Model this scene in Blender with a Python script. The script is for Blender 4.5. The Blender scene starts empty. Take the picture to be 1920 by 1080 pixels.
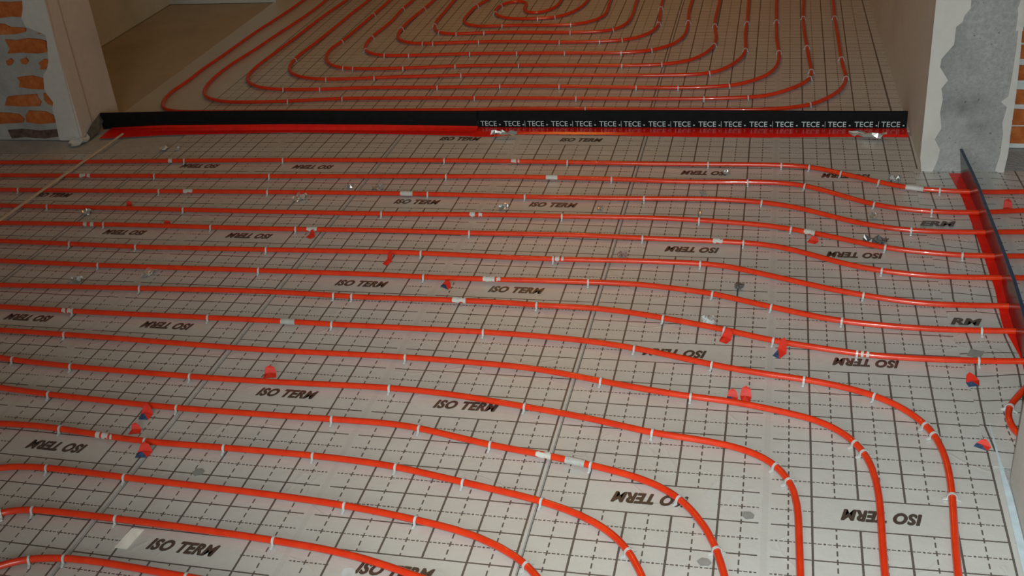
import bpy, bmesh, math, random
from mathutils import Vector, Matrix
C = bpy.context.scene.collection
S = bpy.context.scene
R = random.Random(7)

# ---------------------------------------------------------------- camera, world, lights, exposure
cam_d = bpy.data.cameras.new('camera'); cam = bpy.data.objects.new('camera', cam_d); C.objects.link(cam)
cam_d.sensor_fit = 'HORIZONTAL'; cam_d.sensor_width = 36.0; cam_d.lens = 39.284
cam.location = (-0.11668, -1.91746, 1.70415)
cam.rotation_mode = 'XYZ'; cam.rotation_euler = (1.050070, 0.078632, 0.212734)
cam_d.clip_start = .05
S.camera = cam
w = bpy.data.worlds.new('world'); S.world = w; w.use_nodes = True
w.node_tree.nodes['Background'].inputs[0].default_value = (.75, .8, .85, 1)
w.node_tree.nodes['Background'].inputs[1].default_value = .02
S.view_settings.view_transform = 'Standard'; S.view_settings.look = 'None'
S.view_settings.gamma = 1; S.view_settings.use_curve_mapping = False
S.view_settings.exposure = EXPOSURE = -0.25

def lamp(name, kind, loc, power, color, radius, **kw):
    d = bpy.data.lights.new(name, kind); d.energy = power; d.color = color
    if kind in ('POINT', 'SPOT'): d.shadow_soft_size = radius
    o = bpy.data.objects.new(name, d); C.objects.link(o); o.location = loc
    for k, v in kw.items(): setattr(d, k, v)
    return o
# the camera's own flash, a hand above the lens
fl = lamp('flash', 'SPOT', (-0.09, -1.90, 1.77), 370, (.91, 1, .99), .02, spot_size=math.radians(80), spot_blend=1)
fl.rotation_euler = (Vector((-0.073, 0.372, 0)) - fl.location).to_track_quat('-Z', 'Y').to_euler()
# unseen area light added behind the viewer as soft neutral fill
amb = lamp('ambient_fill', 'AREA', (-.7, -3.9, 1.6), 72, (.96, 1, .96), 0, shape='RECTANGLE', size=1.6, size_y=1.4)
amb.rotation_euler = (math.radians(90), 0, 0)
# warm bulbs of the ceiling lamp in the hall and of the one in the far room
for k in range(4):
    lamp('bulb', 'POINT', (-1.55 + .13 * k, 1.75, 2.42), 3, (1, .54, .18), .03)
lamp('shaded_lamp', 'AREA', (-1.3, 3.9, 2.45), 11, (1, .46, .07), 0, shape='DISK', size=.7)

# ---------------------------------------------------------------- measured data (metres)
CO = [[0.0014887,-0.0030691],[0.0019281,1.0146374],[-0.0019114,-0.0061837],[0.0001478,-0.0029606],[-9e-07,0.0002541],[1.0071848,0.0045486],[-0.0120152,-0.0052409],[-0.0016414,-0.0039286],[0.0001678,0.0005436],[-0.0176093,0.0086193],[-0.0019772,-0.009957],[0.0004389,0.0009951],[-0.0094245,0.0005915],[0.000843,6.25e-05],[-0.0002002,0.0001876]]  # polynomial warp added to the sheets in place of lens distortion
NEAR = {"1":[[-4.1515,1.7633],[-3.149,1.818],[-2.1464,1.8726],[-1.9257,1.8809],[-1.5243,1.8926],[-1.3637,1.8962],[-1.203,1.8978],[-1.0424,1.8973],[-0.7211,1.8934],[-0.5805,1.8926],[-0.4601,1.8935],[-0.179,1.8978],[-0.0988,1.8957],[-0.0389,1.8913],[0.0004,1.8854],[0.0196,1.8808],[0.0385,1.8749],[0.0569,1.8677],[0.0928,1.8504],[0.1979,1.7918],[0.2509,1.7633],[0.2868,1.7457],[0.3238,1.7306],[0.3619,1.7193],[0.4011,1.7115],[0.4607,1.704],[0.5207,1.6998],[0.5808,1.6995],[0.6409,1.7029],[1.602,1.7763]],"2":[[-4.0671,1.66],[-3.3044,1.6831],[-2.5215,1.7069],[-1.8191,1.7314],[-1.1166,1.7563],[-0.9761,1.7573],[-0.7753,1.7543],[-0.6549,1.7508],[-0.4944,1.7427],[-0.4141,1.7402],[-0.3338,1.7409],[-0.1934,1.7462],[-0.1333,1.7467],[-0.0935,1.7441],[-0.0541,1.738],[-0.0348,1.7335],[-0.0158,1.7278],[0.0028,1.7209],[0.0209,1.7128],[0.0558,1.6936],[0.0894,1.672],[0.1558,1.6269],[0.1897,1.6056],[0.2249,1.5869],[0.2618,1.5719],[0.3,1.5606],[0.3195,1.5561],[0.3589,1.549],[0.4186,1.5426],[0.4787,1.5412],[0.5387,1.5446],[0.6183,1.5549],[1.5696,1.7103]],"3":[[-3.9766,1.5328],[-3.2934,1.549],[-2.6103,1.565],[-2.0478,1.5821],[-1.6259,1.5917],[-1.4451,1.5945],[-1.3044,1.5956],[-1.003,1.5905],[-0.8221,1.5905],[-0.6211,1.5936],[-0.4002,1.6008],[-0.3199,1.6015],[-0.2797,1.6004],[-0.2396,1.5979],[-0.1798,1.5912],[-0.1208,1.5799],[-0.0821,1.5694],[-0.0443,1.5563],[-0.0074,1.5406],[0.0283,1.5226],[0.0982,1.4831],[0.1337,1.4644],[0.1701,1.4476],[0.1886,1.4401],[0.2265,1.427],[0.2651,1.4165],[0.2847,1.4123],[0.3242,1.4058],[0.3641,1.4021],[0.4042,1.4007],[0.4443,1.401],[0.5447,1.406],[1.5467,1.4811]],"4":[[-3.8835,1.4115],[-3.219,1.4158],[-2.5344,1.4203],[-2.0109,1.4218],[-1.729,1.424],[-1.427,1.4289],[-1.0044,1.4421],[-0.7829,1.4428],[-0.6017,1.4466],[-0.5011,1.4468],[-0.4005,1.4431],[-0.3001,1.4354],[-0.2,1.4245],[-0.1602,1.4189],[-0.1207,1.4117],[-0.0622,1.397],[-0.0049,1.3783],[0.0706,1.3502],[0.1821,1.304],[0.2198,1.2901],[0.2389,1.2839],[0.2777,1.2737],[0.317,1.2657],[0.3767,1.2567],[0.4367,1.2505],[0.497,1.2485],[0.5774,1.2511],[1.5216,1.3146]],"5":[[-3.7869,1.2523],[-3.144,1.2692],[-2.4811,1.2867],[-2.2802,1.289],[-1.8381,1.2906],[-1.7175,1.293],[-1.3961,1.3022],[-1.3158,1.3029],[-1.0947,1.3023],[-0.8134,1.3079],[-0.713,1.308],[-0.4921,1.2995],[-0.3314,1.2954],[-0.2511,1.2924],[-0.191,1.2883],[-0.1513,1.2834],[-0.1317,1.2799],[-0.093,1.27],[-0.0741,1.2637],[-0.037,1.2488],[-0.001,1.2312],[0.0875,1.1841],[0.1239,1.1674],[0.1613,1.1529],[0.1995,1.141],[0.258,1.1274],[0.2976,1.1208],[0.3575,1.1146],[0.4176,1.1126],[0.4979,1.1149],[1.501,1.1724]],"6":[[-3.6928,1.1495],[-2.5671,1.1349],[-2.2656,1.1287],[-2.1048,1.1306],[-1.5018,1.146],[-1.3008,1.1502],[-1.1802,1.1494],[-0.9592,1.142],[-0.8587,1.1403],[-0.7381,1.141],[-0.4969,1.1457],[-0.3763,1.1455],[-0.3361,1.144],[-0.2962,1.1406],[-0.2568,1.1342],[-0.2374,1.1297],[-0.2182,1.1242],[-0.1802,1.1114],[0.0444,1.0236],[0.0823,1.0102],[0.1206,0.998],[0.1786,0.9816],[0.2372,0.9675],[0.2964,0.9571],[0.3363,0.9532],[0.3965,0.9514],[0.4567,0.953],[1.4406,1.0032]],"7":[[-3.5971,1.0091],[-2.9745,1.0009],[-2.3317,0.9924],[-2.171,0.9929],[-1.7894,0.9971],[-1.4278,0.9995],[-1.3073,0.9992],[-1.1668,0.9957],[-1.0864,0.9953],[-0.9057,0.9978],[-0.6647,1.0032],[-0.5844,1.0034],[-0.5242,1.0018],[-0.4842,0.9988],[-0.4445,0.9939],[-0.3258,0.9742],[-0.2867,0.9658],[-0.2485,0.9545],[-0.1544,0.92],[-0.0029,0.8666],[0.0354,0.8547],[0.0742,0.8446],[0.1135,0.8367],[0.1731,0.8287],[0.2531,0.8219],[0.3132,0.8192],[0.3735,0.819],[0.4738,0.8228],[1.4364,0.8789]],"8":[[-3.4878,0.8086],[-2.8248,0.8299],[-2.1618,0.8511],[-1.8204,0.8636],[-1.7199,0.8662],[-1.6596,0.8668],[-1.5792,0.8661],[-1.4788,0.8634],[-1.3784,0.8595],[-1.3181,0.8586],[-1.0569,0.863],[-0.9363,0.8631],[-0.8761,0.8614],[-0.7558,0.8549],[-0.6554,0.8534],[-0.5953,0.8499],[-0.5554,0.8454],[-0.4959,0.8359],[-0.4566,0.8279],[-0.398,0.8137],[-0.2622,0.7773],[-0.2046,0.7595],[-0.1285,0.7338],[-0.0901,0.7224],[-0.0511,0.7131],[0.067,0.6893],[0.1263,0.6787],[0.1662,0.6738],[0.2062,0.6708],[0.2664,0.669],[0.3669,0.6703],[0.4672,0.6752],[1.4287,0.7545]],"9":[[-3.3983,0.7261],[-2.2504,0.7001],[-2.0691,0.6991],[-1.5454,0.7002],[-1.3239,0.6966],[-0.9211,0.6946],[-0.8405,0.6923],[-0.7601,0.6882],[-0.6797,0.6827],[-0.6196,0.6768],[-0.5598,0.6685],[-0.5004,0.6577],[-0.461,0.6493],[-0.4024,0.6348],[-0.267,0.5956],[-0.2086,0.5802],[-0.1298,0.5635],[-0.0108,0.5435],[0.0285,0.5349],[0.0673,0.5245],[0.1054,0.5119],[0.1423,0.4965],[0.16,0.4874],[0.1771,0.4772],[0.1934,0.4659],[0.2089,0.4535],[0.2234,0.44],[0.2368,0.4255],[0.2492,0.41],[0.2603,0.3937],[0.27,0.3766],[0.2782,0.3587],[0.2851,0.3402],[0.2906,0.3212],[0.2981,0.282],[0.3019,0.2422],[0.3031,0.202],[0.3025,0.1618],[0.2993,0.1015],[0.288,-0.0593],[0.2726,-0.361]],"10":[[-3.3077,0.5927],[-2.1785,0.5679],[-1.9769,0.5612],[-1.6948,0.5493],[-1.5739,0.5455],[-1.4529,0.5442],[-1.2108,0.546],[-1.11,0.5457],[-0.989,0.5426],[-0.8279,0.5346],[-0.7476,0.5278],[-0.6878,0.5191],[-0.6284,0.5075],[-0.4711,0.472],[-0.3722,0.4524],[-0.3125,0.4425],[-0.2127,0.4306],[-0.173,0.4239],[-0.1141,0.4106],[-0.0557,0.3952],[-0.0174,0.3832],[0.0011,0.3761],[0.0191,0.3677],[0.0362,0.358],[0.0523,0.3468],[0.0672,0.3342],[0.0809,0.3202],[0.0933,0.305],[0.1042,0.2887],[0.1136,0.2715],[0.1215,0.2535],[0.1279,0.2348],[0.1329,0.2156],[0.1369,0.1961],[0.1423,0.1563],[0.1456,0.0961],[0.1457,0.0558],[0.1425,-0.1055],[0.1442,-0.3879]],"11":[[-3.2019,0.5417],[-2.3001,0.4271],[-2.2198,0.4185],[-2.1191,0.4105],[-2.0384,0.4057],[-1.9375,0.4014],[-1.6346,0.3929],[-1.473,0.3917],[-1.2105,0.3963],[-1.1095,0.3967],[-1.0288,0.3941],[-0.9482,0.3878],[-0.9081,0.3833],[-0.8481,0.3749],[-0.6291,0.3377],[-0.5301,0.3176],[-0.3931,0.2833],[-0.3535,0.2758],[-0.2736,0.2649],[-0.2339,0.2584],[-0.1947,0.2495],[-0.1755,0.2437],[-0.1568,0.237],[-0.1387,0.229],[-0.1215,0.2197],[-0.1055,0.2087],[-0.0909,0.196],[-0.0778,0.1818],[-0.0664,0.1661],[-0.0567,0.1492],[-0.0486,0.1313],[-0.0422,0.1127],[-0.0372,0.0935],[-0.031,0.0541],[-0.0283,0.0139],[-0.0209,-0.4102]],"12":[[-2.706,0.3326],[-2.0841,0.2732],[-1.9836,0.2655],[-1.8428,0.2572],[-1.722,0.2511],[-1.6213,0.2479],[-1.3996,0.2457],[-1.0974,0.2448],[-1.0571,0.2435],[-1.017,0.2406],[-0.9771,0.2355],[-0.9376,0.228],[-0.8005,0.1954],[-0.7414,0.1829],[-0.6223,0.1625],[-0.563,0.1508],[-0.4845,0.1326],[-0.4262,0.1167],[-0.3883,0.1038],[-0.352,0.0873],[-0.3348,0.0774],[-0.3183,0.0664],[-0.3027,0.0542],[-0.2881,0.0409],[-0.2745,0.0264],[-0.2619,0.0111],[-0.2502,-0.0051],[-0.2293,-0.0391],[-0.22,-0.0569],[-0.2041,-0.0936],[-0.1973,-0.1125],[-0.1858,-0.1509],[-0.1713,-0.2095],[-0.1212,-0.4255]],"13":[[-2.3245,0.058],[-2.2904,0.0795],[-2.2554,0.0987],[-2.2373,0.1066],[-2.2186,0.1132],[-2.1995,0.1182],[-2.1601,0.1244],[-2.12,0.1275],[-2.0595,0.13],[-1.999,0.1301],[-1.9587,0.1284],[-1.9184,0.1255],[-1.7577,0.1087],[-1.6973,0.1038],[-1.6569,0.1017],[-1.5964,0.1],[-1.3943,0.099],[-1.2529,0.0968],[-1.152,0.0929],[-1.0512,0.0859],[-0.9911,0.0793],[-0.9314,0.0693],[-0.6546,0.0109],[-0.6155,0.0011],[-0.5768,-0.0102],[-0.5387,-0.0235],[-0.5019,-0.0395],[-0.467,-0.059],[-0.4504,-0.0702],[-0.4346,-0.0824],[-0.4197,-0.0955],[-0.4058,-0.1097],[-0.393,-0.1249],[-0.3813,-0.1409],[-0.3706,-0.1578],[-0.3519,-0.1933],[-0.3273,-0.2485],[-0.2483,-0.4345]],"14":[[-2.0821,-0.1002],[-2.0504,-0.0761],[-2.0337,-0.0656],[-2.0162,-0.0565],[-1.998,-0.049],[-1.9791,-0.0431],[-1.9597,-0.0385],[-1.9399,-0.0352],[-1.8998,-0.0313],[-1.8593,-0.0302],[-1.7985,-0.0318],[-1.6162,-0.042],[-1.3121,-0.0547],[-1.15,-0.0647],[-1.0692,-0.0717],[-0.9886,-0.0813],[-0.9084,-0.0936],[-0.8285,-0.1079],[-0.7692,-0.1211],[-0.7305,-0.1326],[-0.7115,-0.1395],[-0.6744,-0.1554],[-0.6564,-0.1644],[-0.622,-0.185],[-0.6059,-0.1969],[-0.5906,-0.2097],[-0.5762,-0.2236],[-0.5492,-0.2535],[-0.4103,-0.4281]],"15":[[-1.935,-0.254],[-1.9078,-0.2252],[-1.893,-0.2126],[-1.8769,-0.2021],[-1.8597,-0.1938],[-1.8413,-0.1879],[-1.8221,-0.184],[-1.8023,-0.1817],[-1.7822,-0.1805],[-1.7416,-0.1803],[-1.6192,-0.1835],[-1.4357,-0.1905],[-1.293,-0.1981],[-1.1912,-0.2053],[-1.0896,-0.214],[-1.0288,-0.2213],[-0.9685,-0.2315],[-0.9287,-0.2403],[-0.8892,-0.2506],[-0.5954,-0.3362]],"16":[[-1.822,-0.4197],[-1.7947,-0.3893],[-1.78,-0.3755],[-1.7642,-0.3632],[-1.7473,-0.3526],[-1.7292,-0.3439],[-1.7103,-0.3371],[-1.6907,-0.3318],[-1.6706,-0.328],[-1.6297,-0.3236],[-1.609,-0.3227],[-1.5676,-0.3228],[-1.5055,-0.3258],[-1.0709,-0.3605]],"17":[[0.8,0.66],[0.6686,0.6282],[0.621,0.6157],[0.5975,0.6085],[0.5746,0.6001],[0.5534,0.5894],[0.5438,0.5827],[0.5351,0.575],[0.5273,0.5663],[0.5137,0.5467],[0.4824,0.4945],[0.4724,0.4724],[0.4687,0.461],[0.4641,0.4374],[0.4632,0.4254],[0.4646,0.4015],[0.467,0.3899],[0.4707,0.3788],[0.4756,0.3686],[0.4821,0.3594],[0.4899,0.3515],[0.499,0.3452],[0.5093,0.3402],[0.5319,0.3335],[0.568,0.3276],[0.8,0.3]]}
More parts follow.
